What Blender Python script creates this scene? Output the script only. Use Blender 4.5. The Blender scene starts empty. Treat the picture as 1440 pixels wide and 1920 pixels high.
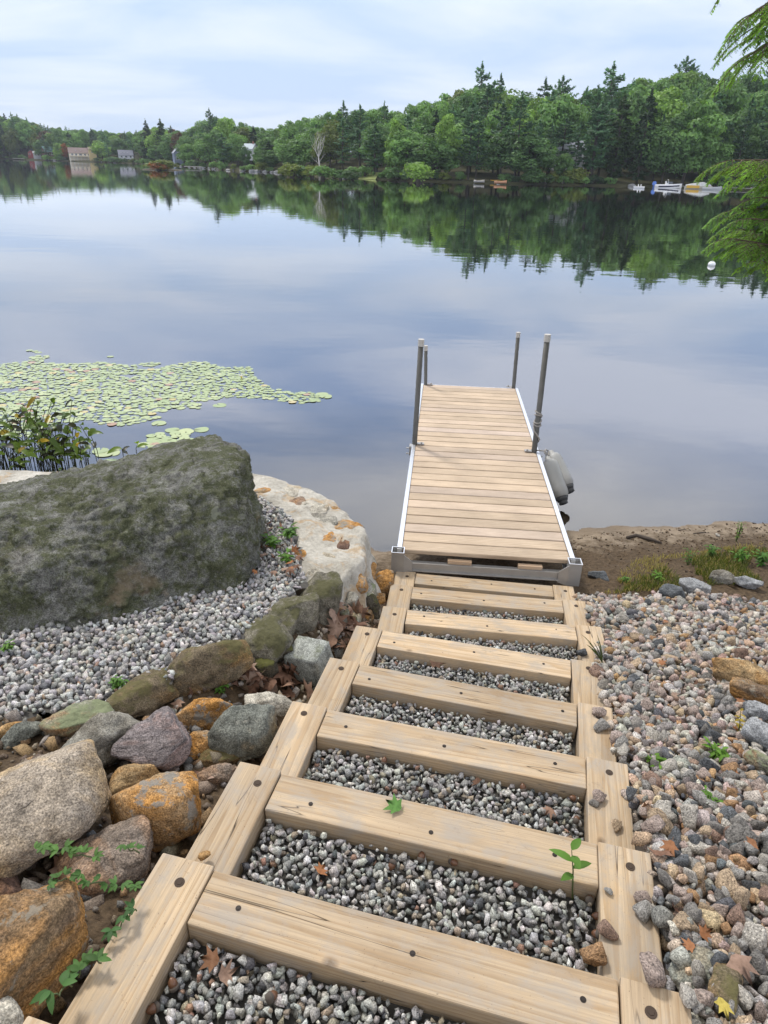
import bpy, bmesh, math, random
import numpy as np
from mathutils import Vector, Matrix, Euler
R = math.radians
random.seed(7)
scene = bpy.context.scene
COL = scene.collection

# ------------------------------------------------------------------ camera
CAMZ, FPX, PITCH, ROLL = 2.95, 1276.0, R(27.2), R(1.5)
fw = np.array([0, math.cos(PITCH), -math.sin(PITCH)])
_r0 = np.array([1.0, 0, 0]); _u0 = np.cross(_r0, fw)
rt = _r0*math.cos(ROLL) + _u0*math.sin(ROLL); up = np.cross(rt, fw)
cam_d = bpy.data.cameras.new('camera'); cam = bpy.data.objects.new('camera', cam_d); COL.objects.link(cam)
cam_d.sensor_fit = 'VERTICAL'; cam_d.sensor_height = 24; cam_d.lens = 24*FPX/1920
cam_d.clip_start = 0.05; cam_d.clip_end = 5000
M = Matrix.Identity(4)
for i in range(3):
    M[i][0] = rt[i]; M[i][1] = up[i]; M[i][2] = -fw[i]
M[2][3] = CAMZ
cam.matrix_world = M
scene.camera = cam
# ------------------------------------------------------------------ sky and sun
SUN_EL, SUN_AZ = R(52), R(-35)      # azimuth measured from +Y towards +X
w = bpy.data.worlds.new('World'); scene.world = w; w.use_nodes = True
nt = w.node_tree; N = nt.nodes; L = nt.links
bg = N['Background']; bg.inputs['Strength'].default_value = 0.1
sky = N.new('ShaderNodeTexSky'); sky.sky_type = 'NISHITA'; sky.sun_disc = False
sky.sun_elevation = SUN_EL; sky.sun_rotation = SUN_AZ
sky.air_density = 1.0; sky.dust_density = 0.6; sky.ozone_density = 1.6
tc = N.new('ShaderNodeTexCoord')
sep = N.new('ShaderNodeSeparateXYZ'); L.new(tc.outputs['Generated'], sep.inputs[0])
def wmath(op, a, b=None):
    n = N.new('ShaderNodeMath'); n.operation = op
    for k, v in ((0, a), (1, b)):
        if v is None: continue
        if isinstance(v, (int, float)): n.inputs[k].default_value = v
        else: L.new(v, n.inputs[k])
    return n.outputs[0]
zz = wmath('ADD', wmath('MAXIMUM', sep.outputs[2], 0.0), 0.13)
comb = N.new('ShaderNodeCombineXYZ')
L.new(wmath('DIVIDE', sep.outputs[0], zz), comb.inputs[0]); L.new(wmath('DIVIDE', sep.outputs[1], zz), comb.inputs[1])
mp = N.new('ShaderNodeMapping'); mp.inputs['Scale'].default_value = (0.62, 1.0, 1); mp.inputs['Rotation'].default_value = (0, 0, R(12)); mp.inputs['Location'].default_value = (1.3, 0.4, 0)
L.new(comb.outputs[0], mp.inputs[0])
nz = N.new('ShaderNodeTexNoise'); nz.inputs['Scale'].default_value = 1.15; nz.inputs['Detail'].default_value = 7; nz.inputs['Roughness'].default_value = 0.5; nz.inputs['Distortion'].default_value = 0.5
L.new(mp.outputs[0], nz.inputs['Vector'])
rmp = N.new('ShaderNodeValToRGB'); rmp.color_ramp.elements[0].position = 0.38; rmp.color_ramp.elements[1].position = 0.62
L.new(nz.outputs['Fac'], rmp.inputs[0])
def wramp(fac, stops):
    t = N.new('ShaderNodeValToRGB'); e = t.color_ramp.elements
    while len(e) < len(stops): e.new(0.5)
    for k, (p, c) in enumerate(stops): e[k].position = p; e[k].color = tuple(x/30.0 for x in c)+(1,)
    L.new(fac, t.inputs[0]); return t.outputs[0]
def wmix(f, a, b, mode='MIX'):
    t = N.new('ShaderNodeMix'); t.data_type = 'RGBA'; t.blend_type = mode
    for k, v in ((0, f), (6, a), (7, b)):
        if isinstance(v, (int, float)): t.inputs[k].default_value = v if k == 0 else (v, v, v, 1)
        else: L.new(v, t.inputs[k])
    return t.outputs[2]
# overcast luminance: brighter and whiter overhead, blue haze low down; thinner (bluer) and thicker (whiter) bands of cloud
thin = wramp(sep.outputs[2], [(0.0, (5.5, 6.8, 9.1)), (0.16, (5.9, 7.4, 10.2)), (0.30, (6.6, 9.0, 14.2)), (0.5, (7.6, 9.6, 13.6)), (0.85, (6.4, 6.5, 6.8))])
thick = wramp(sep.outputs[2], [(0.0, (6.8, 7.8, 9.4)), (0.16, (8.6, 9.3, 10.8)), (0.30, (14.5, 15.5, 18.5)), (0.5, (24.0, 23.5, 23.0)), (0.85, (11.5, 11.0, 10.4))])
cl = wmix(rmp.outputs[0], wmix(1.0, thin, 30.0, 'MULTIPLY'), wmix(1.0, thick, 30.0, 'MULTIPLY'))
L.new(wmix(0.88, sky.outputs[0], cl), bg.inputs[0])
sd = bpy.data.lights.new('sun', 'SUN'); sd.energy = 2.7; sd.angle = R(9); sd.color = (1.0, 0.95, 0.87)
sun = bpy.data.objects.new('sun', sd); COL.objects.link(sun)
sdir = Vector((math.sin(SUN_AZ)*math.cos(SUN_EL), math.cos(SUN_AZ)*math.cos(SUN_EL), math.sin(SUN_EL)))
sun.rotation_euler = (-sdir).to_track_quat('-Z', 'Y').to_euler(); sun.location = sdir*60
scene.view_settings.view_transform = 'Standard'; scene.view_settings.look = 'None'
scene.view_settings.exposure = 0.12; scene.view_settings.gamma = 1.0
scene.render.engine = 'CYCLES'
scene.cycles.max_bounces = 6; scene.cycles.diffuse_bounces = 3; scene.cycles.transparent_max_bounces = 12
scene.cycles.use_denoising = True

# ------------------------------------------------------------------ pixel helpers
def ray(x, y): return fw + rt*(x-720)/FPX - up*(y-960)/FPX
def at(x, y, drop):
    d = ray(x, y); t = -drop/d[2]; p = d*t; return np.array([p[0], p[1], CAMZ-drop])
def elev(x, y):
    d = ray(x, y); return math.atan2(d[0], d[1]), d[2]/math.hypot(d[0], d[1])

# ------------------------------------------------------------------ numpy noise
def _hash(ix, iy, iz, s):
    h = (ix*374761393 + iy*668265263 + iz*2147483647 + s*1274126177) & 0xFFFFFFFF
    h = ((h ^ (h >> 13)) * 1274126177) & 0xFFFFFFFF
    h = ((h ^ (h >> 16)) * 2246822519) & 0xFFFFFFFF
    return ((h ^ (h >> 15)) & 0xFFFFFF)/float(0x7FFFFF) - 1.0
def vnoise(P, s=0):
    P = np.asarray(P, float); i = np.floor(P).astype(np.int64); f = P-i; u = f*f*f*(f*(f*6-15)+10); r = 0
    for dx in (0, 1):
        for dy in (0, 1):
            for dz in (0, 1):
                wgt = (u[:, 0] if dx else 1-u[:, 0])*(u[:, 1] if dy else 1-u[:, 1])*(u[:, 2] if dz else 1-u[:, 2])
                r = r + wgt*_hash(i[:, 0]+dx, i[:, 1]+dy, i[:, 2]+dz, s)
    return r
def fbm(P, octv=4, s=0, gain=0.5):
    r = 0; a = 1.0; P = np.asarray(P, float)
    for o in range(octv):
        r = r + a*vnoise(P*(2.03**o)+o*17.3, s+o); a *= gain
    return r

# ------------------------------------------------------------------ object helpers
def tag(o, label=None, cat=None, group=None, kind=None):
    if label: o['label'] = label
    if cat: o['category'] = cat
    if group: o['group'] = group
    if kind: o['kind'] = kind
    return o
def empty(name, loc=(0, 0, 0), rz=0.0, **k):
    o = bpy.data.objects.new(name, None); COL.objects.link(o); o.location = tuple(loc); o.rotation_euler = (0, 0, rz)
    o.empty_display_size = 0.1
    return tag(o, **k)
def link(name, me, mat=None, parent=None, loc=(0, 0, 0), rot=(0, 0, 0), **k):
    if mat is not None and not me.materials: me.materials.append(mat)
    o = bpy.data.objects.new(name, me); COL.objects.link(o)
    o.location = tuple(loc); o.rotation_euler = tuple(rot)
    if parent is not None: o.parent = parent
    return tag(o, **k)
def dup(src, loc=None, rot=None, scale=None, **k):
    c = src.copy(); COL.objects.link(c)
    if loc is not None: c.location = tuple(loc)
    if rot is not None: c.rotation_euler = tuple(rot)
    if scale is not None: c.scale = scale
    for key in ('label', 'group'):
        if key in k: c[key] = k[key]
    for ch in src.children:
        d = ch.copy(); COL.objects.link(d); d.parent = c
        for g in ch.children:
            e = g.copy(); COL.objects.link(e); e.parent = d
    return c
def npmesh(name, V, F, smooth=False, tint=None, nper=None):
    """V (n,3), F (m,k) of a constant face size, or a list of faces"""
    me = bpy.data.meshes.new(name)
    V = np.asarray(V, np.float32)
    if isinstance(F, np.ndarray):
        m, k = F.shape
        me.vertices.add(len(V)); me.vertices.foreach_set('co', V.ravel())
        me.loops.add(m*k); me.loops.foreach_set('vertex_index', F.ravel().astype(np.int32))
        me.polygons.add(m); me.polygons.foreach_set('loop_start', np.arange(0, m*k, k, dtype=np.int32))
        me.update(calc_edges=True); me.validate()
    else:
        me.from_pydata([tuple(v) for v in V], [], F); me.update()
    if smooth: me.polygons.foreach_set('use_smooth', np.ones(len(me.polygons), bool))
    if tint is not None:
        a = me.attributes.new('tint', 'FLOAT_COLOR', 'POINT')
        t = np.ones((len(V), 4), np.float32); t[:, :3] = tint
        a.data.foreach_set('color', t.ravel())
    return me
class MB:
    """collects simple solids into one mesh"""
    def __init__(s): s.v = []; s.f = []; s.t = []
    def add(s, V, F, tint=None):
        o = sum(len(x) for x in s.v); s.v.append(np.asarray(V, float)); s.f += [tuple(i+o for i in f) for f in F]
        s.t.append(np.tile(np.array(tint if tint is not None else (1, 1, 1), float), (len(V), 1)))
        return s
    def box(s, c, d, rz=0.0, tint=None, taper=1.0):
        x, y, z = d[0]/2, d[1]/2, d[2]/2
        V = np.array([(-x, -y, -z), (x, -y, -z), (x, y, -z), (-x, y, -z), (-x*taper, -y*taper, z), (x*taper, -y*taper, z), (x*taper, y*taper, z), (-x*taper, y*taper, z)])
        cs, sn = math.cos(rz), math.sin(rz)
        V = np.stack([V[:, 0]*cs-V[:, 1]*sn, V[:, 0]*sn+V[:, 1]*cs, V[:, 2]], 1)+np.array(c)
        return s.add(V, [(3, 2, 1, 0), (4, 5, 6, 7), (0, 1, 5, 4), (1, 2, 6, 5), (2, 3, 7, 6), (3, 0, 4, 7)], tint)
    def tube(s, pts, r, n=8, cap=True, tint=None):
        pts = [Vector(p) for p in pts]; rr = r if hasattr(r, '__len__') else [r]*len(pts)
        V = []; prev = None
        for i, p in enumerate(pts):
            t = (pts[min(i+1, len(pts)-1)]-pts[max(i-1, 0)])
            t = t.normalized() if t.length > 1e-9 else Vector((0, 0, 1))
            if prev is None:
                a = t.orthogonal().normalized()
            else:
                a = prev - t*prev.dot(t)
                a = a.normalized() if a.length > 1e-6 else t.orthogonal().normalized()
            prev = a; b = t.cross(a)
            for k in range(n):
                an = 2*math.pi*k/n; V.append(tuple(p+(a*math.cos(an)+b*math.sin(an))*rr[i]))
        F = []
        for i in range(len(pts)-1):
            for k in range(n):
                F.append((i*n+k, i*n+(k+1) % n, (i+1)*n+(k+1) % n, (i+1)*n+k))
        if cap:
            F.append(tuple(range(n-1, -1, -1))); F.append(tuple((len(pts)-1)*n+k for k in range(n)))
        return s.add(V, F, tint)
    def mesh(s, name, smooth=False, tint=False):
        V = np.concatenate(s.v)
        me = npmesh(name, V, s.f, smooth, np.concatenate(s.t) if tint else None)
        return me
    def build(s, name, mat, parent=None, smooth=False, bevel=0.0, tint=False, **k):
        me = s.mesh(name, smooth, tint)
        if bevel > 0:
            bm = bmesh.new(); bm.from_mesh(me)
            bmesh.ops.remove_doubles(bm, verts=bm.verts, dist=1e-6)
            bmesh.ops.bevel(bm, geom=[e for e in bm.edges if e.is_manifold and e.calc_face_angle(0) > 0.6], offset=bevel, segments=2, affect='EDGES', profile=0.6)
            bm.to_mesh(me); bm.free()
        return link(name, me, mat, parent, **k)
_ico = {}
def ico(n):
    if n not in _ico:
        bm = bmesh.new(); bmesh.ops.create_icosphere(bm, subdivisions=n, radius=1)
        _ico[n] = (np.array([v.co[:] for v in bm.verts]), np.array([[v.index for v in f.verts] for f in bm.faces])); bm.free()
    return _ico[n]
def rock_shape(seed, p=12, npl=14, sub=3, lo=0.72, extra=(), axes=True):
    rng = np.random.default_rng(seed); D, F = ico(sub)
    n = rng.normal(size=(npl, 3)); n /= np.linalg.norm(n, axis=1)[:, None]; h = rng.uniform(lo, 1.0, npl)
    n = np.vstack([n, np.eye(3)*(1 if axes else 1), -np.eye(3)] + [np.array([e[:3]])/np.linalg.norm(e[:3]) for e in extra]); h = np.concatenate([h, np.full(6, 1.0 if axes else 1.15), [e[3] for e in extra]])
    q = np.maximum(D@n.T/h, 1e-4)
    r = (q**p).sum(1)**(-1/p); V = D*r[:, None]
    V -= (V.max(0)+V.min(0))/2
    return V/np.abs(V).max(0), F

# ------------------------------------------------------------------ material helpers
class MT:
    def __init__(s, name):
        s.m = bpy.data.materials.new(name); s.m.use_nodes = True; s.n = s.m.node_tree.nodes; s.l = s.m.node_tree.links
        s.b = s.n['Principled BSDF']; s.out = s.n['Material Output']
    def _in(s, sock, v):
        if v is None: return
        if isinstance(v, (int, float)):
            try: sock.default_value = v
            except Exception: sock.default_value = (v, v, v, 1) if len(sock.default_value) == 4 else (v, v, v)
        elif isinstance(v, (tuple, list)): sock.default_value = tuple(v)+((1,) if len(v) == 3 and len(sock.default_value) == 4 else ())
        else: s.l.new(v, sock)
    def coord(s, kind='Object', scale=(1, 1, 1), loc=(0, 0, 0), rot=(0, 0, 0), rand=0.0):
        t = s.n.new('ShaderNodeTexCoord'); mpn = s.n.new('ShaderNodeMapping'); s.l.new(t.outputs[kind], mpn.inputs[0])
        mpn.inputs['Scale'].default_value = scale; mpn.inputs['Location'].default_value = loc; mpn.inputs['Rotation'].default_value = rot
        if rand:
            oi = s.n.new('ShaderNodeObjectInfo'); c = s.n.new('ShaderNodeVectorMath'); c.operation = 'MULTIPLY_ADD'
            s.l.new(oi.outputs['Random'], c.inputs[0]); c.inputs[1].default_value = (rand, rand*1.7, rand*0.6); s.l.new(mpn.outputs[0], c.inputs[2])
            return c.outputs[0]
        return mpn.outputs[0]
    def noise(s, vec, scale, detail=4, rough=0.55, dist=0.0):
        t = s.n.new('ShaderNodeTexNoise'); s._in(t.inputs['Vector'], vec); t.inputs['Scale'].default_value = scale
        t.inputs['Detail'].default_value = detail; t.inputs['Roughness'].default_value = rough; t.inputs['Distortion'].default_value = dist
        return t.outputs['Fac']
    def voro(s, vec, scale, feature='F1', out='Distance'):
        t = s.n.new('ShaderNodeTexVoronoi'); t.feature = feature; s._in(t.inputs['Vector'], vec); t.inputs['Scale'].default_value = scale
        return t.outputs[out]
    def ramp(s, fac, stops):
        t = s.n.new('ShaderNodeValToRGB'); s.l.new(fac, t.inputs[0]); e = t.color_ramp.elements
        while len(e) < len(stops): e.new(0.5)
        for k, (p, c) in enumerate(stops):
            e[k].position = p; e[k].color = (c, c, c, 1) if isinstance(c, (int, float)) else tuple(c)+(1,)
        return t.outputs[0]
    def mix(s, fac, a, b, mode='MIX'):
        t = s.n.new('ShaderNodeMix'); t.data_type = 'RGBA'; t.blend_type = mode
        s._in(t.inputs[0], fac); s._in(t.inputs[6], a); s._in(t.inputs[7], b); return t.outputs[2]
    def math(s, op, a, b=None, c=None):
        t = s.n.new('ShaderNodeMath'); t.operation = op
        for k, v in enumerate((a, b, c)): s._in(t.inputs[k], v)
        return t.outputs[0]
    def attr(s, name='tint'):
        t = s.n.new('ShaderNodeAttribute'); t.attribute_name = name; return t.outputs['Color']
    def rand(s):
        return s.n.new('ShaderNodeObjectInfo').outputs['Random']
    def bump(s, h, strength=0.4, dist=0.01):
        t = s.n.new('ShaderNodeBump'); s.l.new(h, t.inputs['Height']); t.inputs['Strength'].default_value = strength; t.inputs['Distance'].default_value = dist
        s.l.new(t.outputs[0], s.b.inputs['Normal']); return t.outputs[0]
    def set(s, **k):
        names = dict(color='Base Color', rough='Roughness', metal='Metallic', spec='Specular IOR Level')
        for a, v in k.items(): s._in(s.b.inputs[names.get(a, a)], v)
        return s
def plain(name, c, rough=0.6, metal=0.0, var=0.15, scale=8.0, spec=0.5):
    m = MT(name); v = m.coord(); n = m.noise(v, scale, 5)
    m.set(color=m.mix(n, tuple(x*(1-var) for x in c), tuple(min(1, x*(1+var)) for x in c)), rough=rough, metal=metal, spec=spec)
    return m.m
def rock_mat(name, c1, c2, stain=None, stain_amt=0.5, moss=None, moss_amt=0.5, speck=0.65, layer=None, scale=1.0, lichen=None, lichen_amt=0.62, bump=0.6, randv=3.0):
    m = MT(name); v = m.coord(rand=randv)
    vs = m.coord(scale=layer, rot=(0.3, 0.5, 0.2), rand=randv) if layer else v
    big = m.noise(vs, 5*scale, 5, 0.6)
    c = m.mix(m.ramp(big, [(0.3, 0), (0.7, 1)]), c1, c2)
    if stain:
        sn = m.noise(vs, 3.3*scale, 6, 0.65, 0.6)
        c = m.mix(m.ramp(sn, [(max(0, 0.62-stain_amt*0.4), 0), (min(1, 0.78-stain_amt*0.35), 1)]), c, stain)
    fine = m.noise(v, 190, 3, 0.7)
    c = m.mix(speck, c, m.mix(1.0, c, m.ramp(fine, [(0.36, 0.25), (0.5, 1.0), (0.66, 2.0)]), 'MULTIPLY'))
    mid = m.noise(vs, 26*scale, 6, 0.7)
    c = m.mix(1.0, c, m.ramp(mid, [(0.3, 0.45), (0.5, 1.0), (0.72, 1.45)]), 'MULTIPLY')
    if lichen:
        ln = m.noise(v, 14*scale, 5, 0.7, 0.3)
        c = m.mix(m.ramp(ln, [(lichen_amt, 0), (lichen_amt+0.05, 0.85)]), c, lichen)
    if moss:
        mn = m.noise(v, 7*scale, 7, 0.7)
        g = m.n.new('ShaderNodeNewGeometry'); sx = m.n.new('ShaderNodeSeparateXYZ'); m.l.new(g.outputs['Normal'], sx.inputs[0])
        k = m.math('ADD', mn, m.math('MULTIPLY', sx.outputs[2], 0.16))
        c = m.mix(m.ramp(k, [(0.72-moss_amt*0.4, 0), (0.84-moss_amt*0.4, 1)]), c, m.mix(m.noise(v, 60, 4), tuple(x*0.55 for x in moss), tuple(x*1.35 for x in moss)))
    h = m.math('ADD', m.math('MULTIPLY', mid, 0.7), m.math('MULTIPLY', m.noise(v, 110, 4, 0.7), 0.4))
    ckv = m.voro(m.mix(0.12, vs, m.n.new('ShaderNodeTexNoise').outputs['Color']), 6.0*scale, 'DISTANCE_TO_EDGE'); ck = m.math('MULTIPLY', m.ramp(ckv, [(0.0, 1), (0.018, 0)]), m.ramp(big, [(0.52, 0), (0.62, 0.45)]))
    c = m.mix(ck, c, tuple(x*0.25 for x in c2)); h = m.math('SUBTRACT', h, m.math('MULTIPLY', ck, 0.8))
    m.bump(h, bump, 0.02); m.set(color=c, rough=0.9, spec=0.2)
    return m.m

# ------------------------------------------------------------------ ground height
def inpoly(x, y, poly):
    x = np.asarray(x, float); y = np.asarray(y, float); c = np.zeros(x.shape, bool); n = len(poly)
    for i in range(n):
        x1, y1 = poly[i]; x2, y2 = poly[(i+1) % n]
        k = ((y1 > y) != (y2 > y)) & (x < (x2-x1)*(y-y1)/((y2-y1) if y2 != y1 else 1e-9)+x1)
        c ^= k
    return c
def segdist(x, y, pts):
    d = np.full(np.shape(x), 1e9)
    for (x1, y1), (x2, y2) in zip(pts[:-1], pts[1:]):
        dx, dy = x2-x1, y2-y1; t = np.clip(((x-x1)*dx+(y-y1)*dy)/(dx*dx+dy*dy), 0, 1)
        d = np.minimum(d, np.hypot(x-x1-t*dx, y-y1-t*dy))
    return d
EDGE = [(-4.6, 1.85), (-1.5, 1.98), (-1.04, 2.08), (-0.74, 2.35), (-0.52, 2.76), (-0.42, 3.1)]
BED = EDGE + [(-0.52, 3.47), (-0.6, 3.9), (-0.9, 4.25), (-2.8, 4.25), (-4.6, 4.0)]
def bedz(x, y): return 0.985 - 0.045*(np.asarray(y)-2.0)
def waterline(x): return 5.06 + 0.21*np.asarray(x, float)
def slope(x, y):
    u = y + 0.24*x
    return np.minimum(1.34-0.318*(u-0.99), 1.95)
def G(x, y):
    x = np.asarray(x, float); y = np.asarray(y, float)
    s = y - waterline(x) + 0.05*np.sin(2.1*x+0.4)
    beach = np.where(s > 0, -0.13*s-0.012*s*s, -0.15*s)
    z = np.where(s < 0, np.maximum(slope(x, y)-0.17, beach), np.maximum(beach, -1.9)); z = np.where(inpoly(x, y, BED), np.minimum(z, bedz(x, y)-0.12), z)
    # bank of soil that carries the edging stones of the gravel bed
    d = segdist(x, y, EDGE); z = np.where((x < 0.1) & (y < 3.3), np.maximum(z, np.minimum(bedz(x, y)-0.10, bedz(x, y)-0.05-0.85*d)), z)
    # the river stones lie in a hollow
    pass
    return np.clip(z, -1.9, 2.0)
def right_edge(y): return np.interp(y, RE_Y, RE_X)
RE_Y, RE_X = [-0.6, 0.83, 1.29, 1.74, 2.2, 2.66, 3.15, 3.62, 3.92], [0.5, 0.68, 0.78, 0.88, 0.99, 1.09, 1.25, 1.30, 1.32]
def Gs(x, y): return float(G(np.array([x]), np.array([y]))[0])
def hitz(x, y, f):
    d = ray(x, y)
    for t in np.arange(0.5, 14, 0.01):
        if CAMZ+d[2]*t < f(d[0]*t, d[1]*t): return np.array([d[0]*t, d[1]*t, CAMZ+d[2]*t])
    return d*8+np.array([0, 0, CAMZ])
def surf(x, y):
    if bool(inpoly([x], [y], BED)[0]): return float(bedz(x, y))
    if x > right_edge(y)+0.02 and y < beach_edge(x)-0.05: return float(field_z(np.array([x]), np.array([y]))[0])
    return Gs(x, y)
def hit(x, y): return hitz(x, y, surf)

# ground sheet: near shore, fine
def grid_mesh(name, xs, ys, f):
    X, Y = np.meshgrid(xs, ys); Z = f(X.ravel(), Y.ravel())
    V = np.stack([X.ravel(), Y.ravel(), Z], 1); nx, ny = len(xs), len(ys)
    i = (np.arange(ny-1)[:, None]*nx+np.arange(nx-1)[None]).ravel()
    return npmesh(name, V, np.stack([i, i+1, i+nx+1, i+nx], 1), True)
def ground_f(x, y):
    P = np.stack([x, y, 0*x], 1)
    land = np.clip((0.35-(y-waterline(x)))/0.6, 0, 1)
    lump = fbm(P*5.0, 4, 3)*0.014+np.maximum(fbm(P*11, 4, 9), 0)*0.022*np.clip((waterline(x)-y-0.25)/0.4, 0, 1)
    return G(x, y)+lump*(0.25+0.75*land)
m = MT('ground_soil'); v = m.coord()
sx = m.n.new('ShaderNodeSeparateXYZ'); m.l.new(v, sx.inputs[0])
n1 = m.noise(v, 2.2, 6, 0.65); n2 = m.noise(v, 40, 5, 0.7); n3 = m.noise(v, 160, 3, 0.7); n4 = m.noise(v, 9, 6, 0.7, 0.4)
sand = m.mix(m.ramp(n3, [(0.3, 0), (0.7, 1)]), (0.25, 0.195, 0.14), (0.37, 0.30, 0.22))
dirt = m.mix(m.ramp(n2, [(0.3, 0), (0.7, 1)]), (0.042, 0.029, 0.018), (0.145, 0.102, 0.062))
# distance inland from the waterline
s_in = m.math('SUBTRACT', m.math('ADD', 5.06, m.math('MULTIPLY', sx.outputs[0], 0.21)), sx.outputs[1])
k = m.math('ADD', s_in, m.math('MULTIPLY', m.math('SUBTRACT', n4, 0.5), 1.5))
c = m.mix(m.ramp(k, [(-0.0, 0), (0.50, 1)]), sand, dirt)
wet = m.ramp(s_in, [(0.0, 1), (0.16, 0)])
c = m.mix(m.math('MULTIPLY', wet, 0.45), c, (0.10, 0.068, 0.042))
deb = m.ramp(m.noise(m.coord(scale=(1, 2.2, 1)), 30, 5, 0.75, 0.5), [(0.60, 0), (0.66, 1)])
c = m.mix(m.math('MULTIPLY', deb, m.ramp(s_in, [(0.05, 0), (0.35, 0.9)])), c, (0.032, 0.018, 0.010))
# silt further out; its darkening also stands in for light lost in deep water
silt = m.ramp(sx.outputs[2], [(0.0, 1), (0.6, 0)])
dep = m.math('MULTIPLY', sx.outputs[2], -1.0)
c = m.mix(m.ramp(dep, [(0.03, 0), (0.75, 1)]), c, m.mix(n4, (0.025, 0.022, 0.018), (0.06, 0.05, 0.036)))
m.bump(m.math('ADD', n2, n3), 0.5, 0.015); m.set(color=c, rough=0.93, spec=0.2)
GROUND = m.m
ys = np.concatenate([np.arange(-6, 0, 0.25), np.arange(0, 7, 0.03), np.arange(7, 20.1, 0.5)])
xs = np.concatenate([np.arange(-16, -2.2, 0.4), np.arange(-2.2, 4.8, 0.03), np.arange(4.8, 16.1, 0.4)])
link('ground', grid_mesh('ground', xs, ys, ground_f), GROUND, kind='structure', label='brown soil and sandy shore sloping down to the lake')
m = MT('lake_bed'); v = m.coord(); m.set(color=m.mix(m.noise(v, 0.7, 5), (0.018, 0.018, 0.013), (0.04, 0.036, 0.024)), rough=1.0)
link('lake_bed', npmesh('lake_bed', [(-900, -40, -1.93), (900, -40, -1.93), (900, 950, -1.93), (-900, 950, -1.93)], np.array([[0, 1, 2, 3]])), m.m, kind='structure')
# water
m = MT('lake_water'); m.n.remove(m.b)
gl = m.n.new('ShaderNodeBsdfGlossy'); gl.inputs['Roughness'].default_value = 0.012; gl.inputs['Color'].default_value = (1, 1, 1, 1)
tr = m.n.new('ShaderNodeBsdfTransparent'); tr.inputs['Color'].default_value = (0.72, 0.70, 0.60, 1)
fr = m.n.new('ShaderNodeFresnel'); fr.inputs['IOR'].default_value = 1.75
v = m.coord(scale=(0.8, 1.6, 1))
h = m.math('ADD', m.math('MULTIPLY', m.noise(v, 0.55, 3, 0.5), 1.0), m.math('MULTIPLY', m.noise(v, 3.5, 3, 0.5), 0.06))
bn = m.n.new('ShaderNodeBump'); m.l.new(h, bn.inputs['Height']); bn.inputs['Strength'].default_value = 0.12; bn.inputs['Distance'].default_value = 0.035
m.l.new(bn.outputs[0], gl.inputs['Normal']); m.l.new(bn.outputs[0], fr.inputs['Normal'])
ms = m.n.new('ShaderNodeMixShader'); m.l.new(m.math('MINIMUM', m.math('MULTIPLY', fr.outputs[0], 1.32), 1.0), ms.inputs[0]); m.l.new(tr.outputs[0], ms.inputs[1]); m.l.new(gl.outputs[0], ms.inputs[2])
m.l.new(ms.outputs[0], m.out.inputs[0])
link('water', npmesh('water', [(-900, 2.2, 0), (900, 2.2, 0), (900, 950, 0), (-900, 950, 0)], np.array([[0, 1, 2, 3]])), m.m, kind='structure', label='calm lake mirroring the trees and sky')

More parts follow.
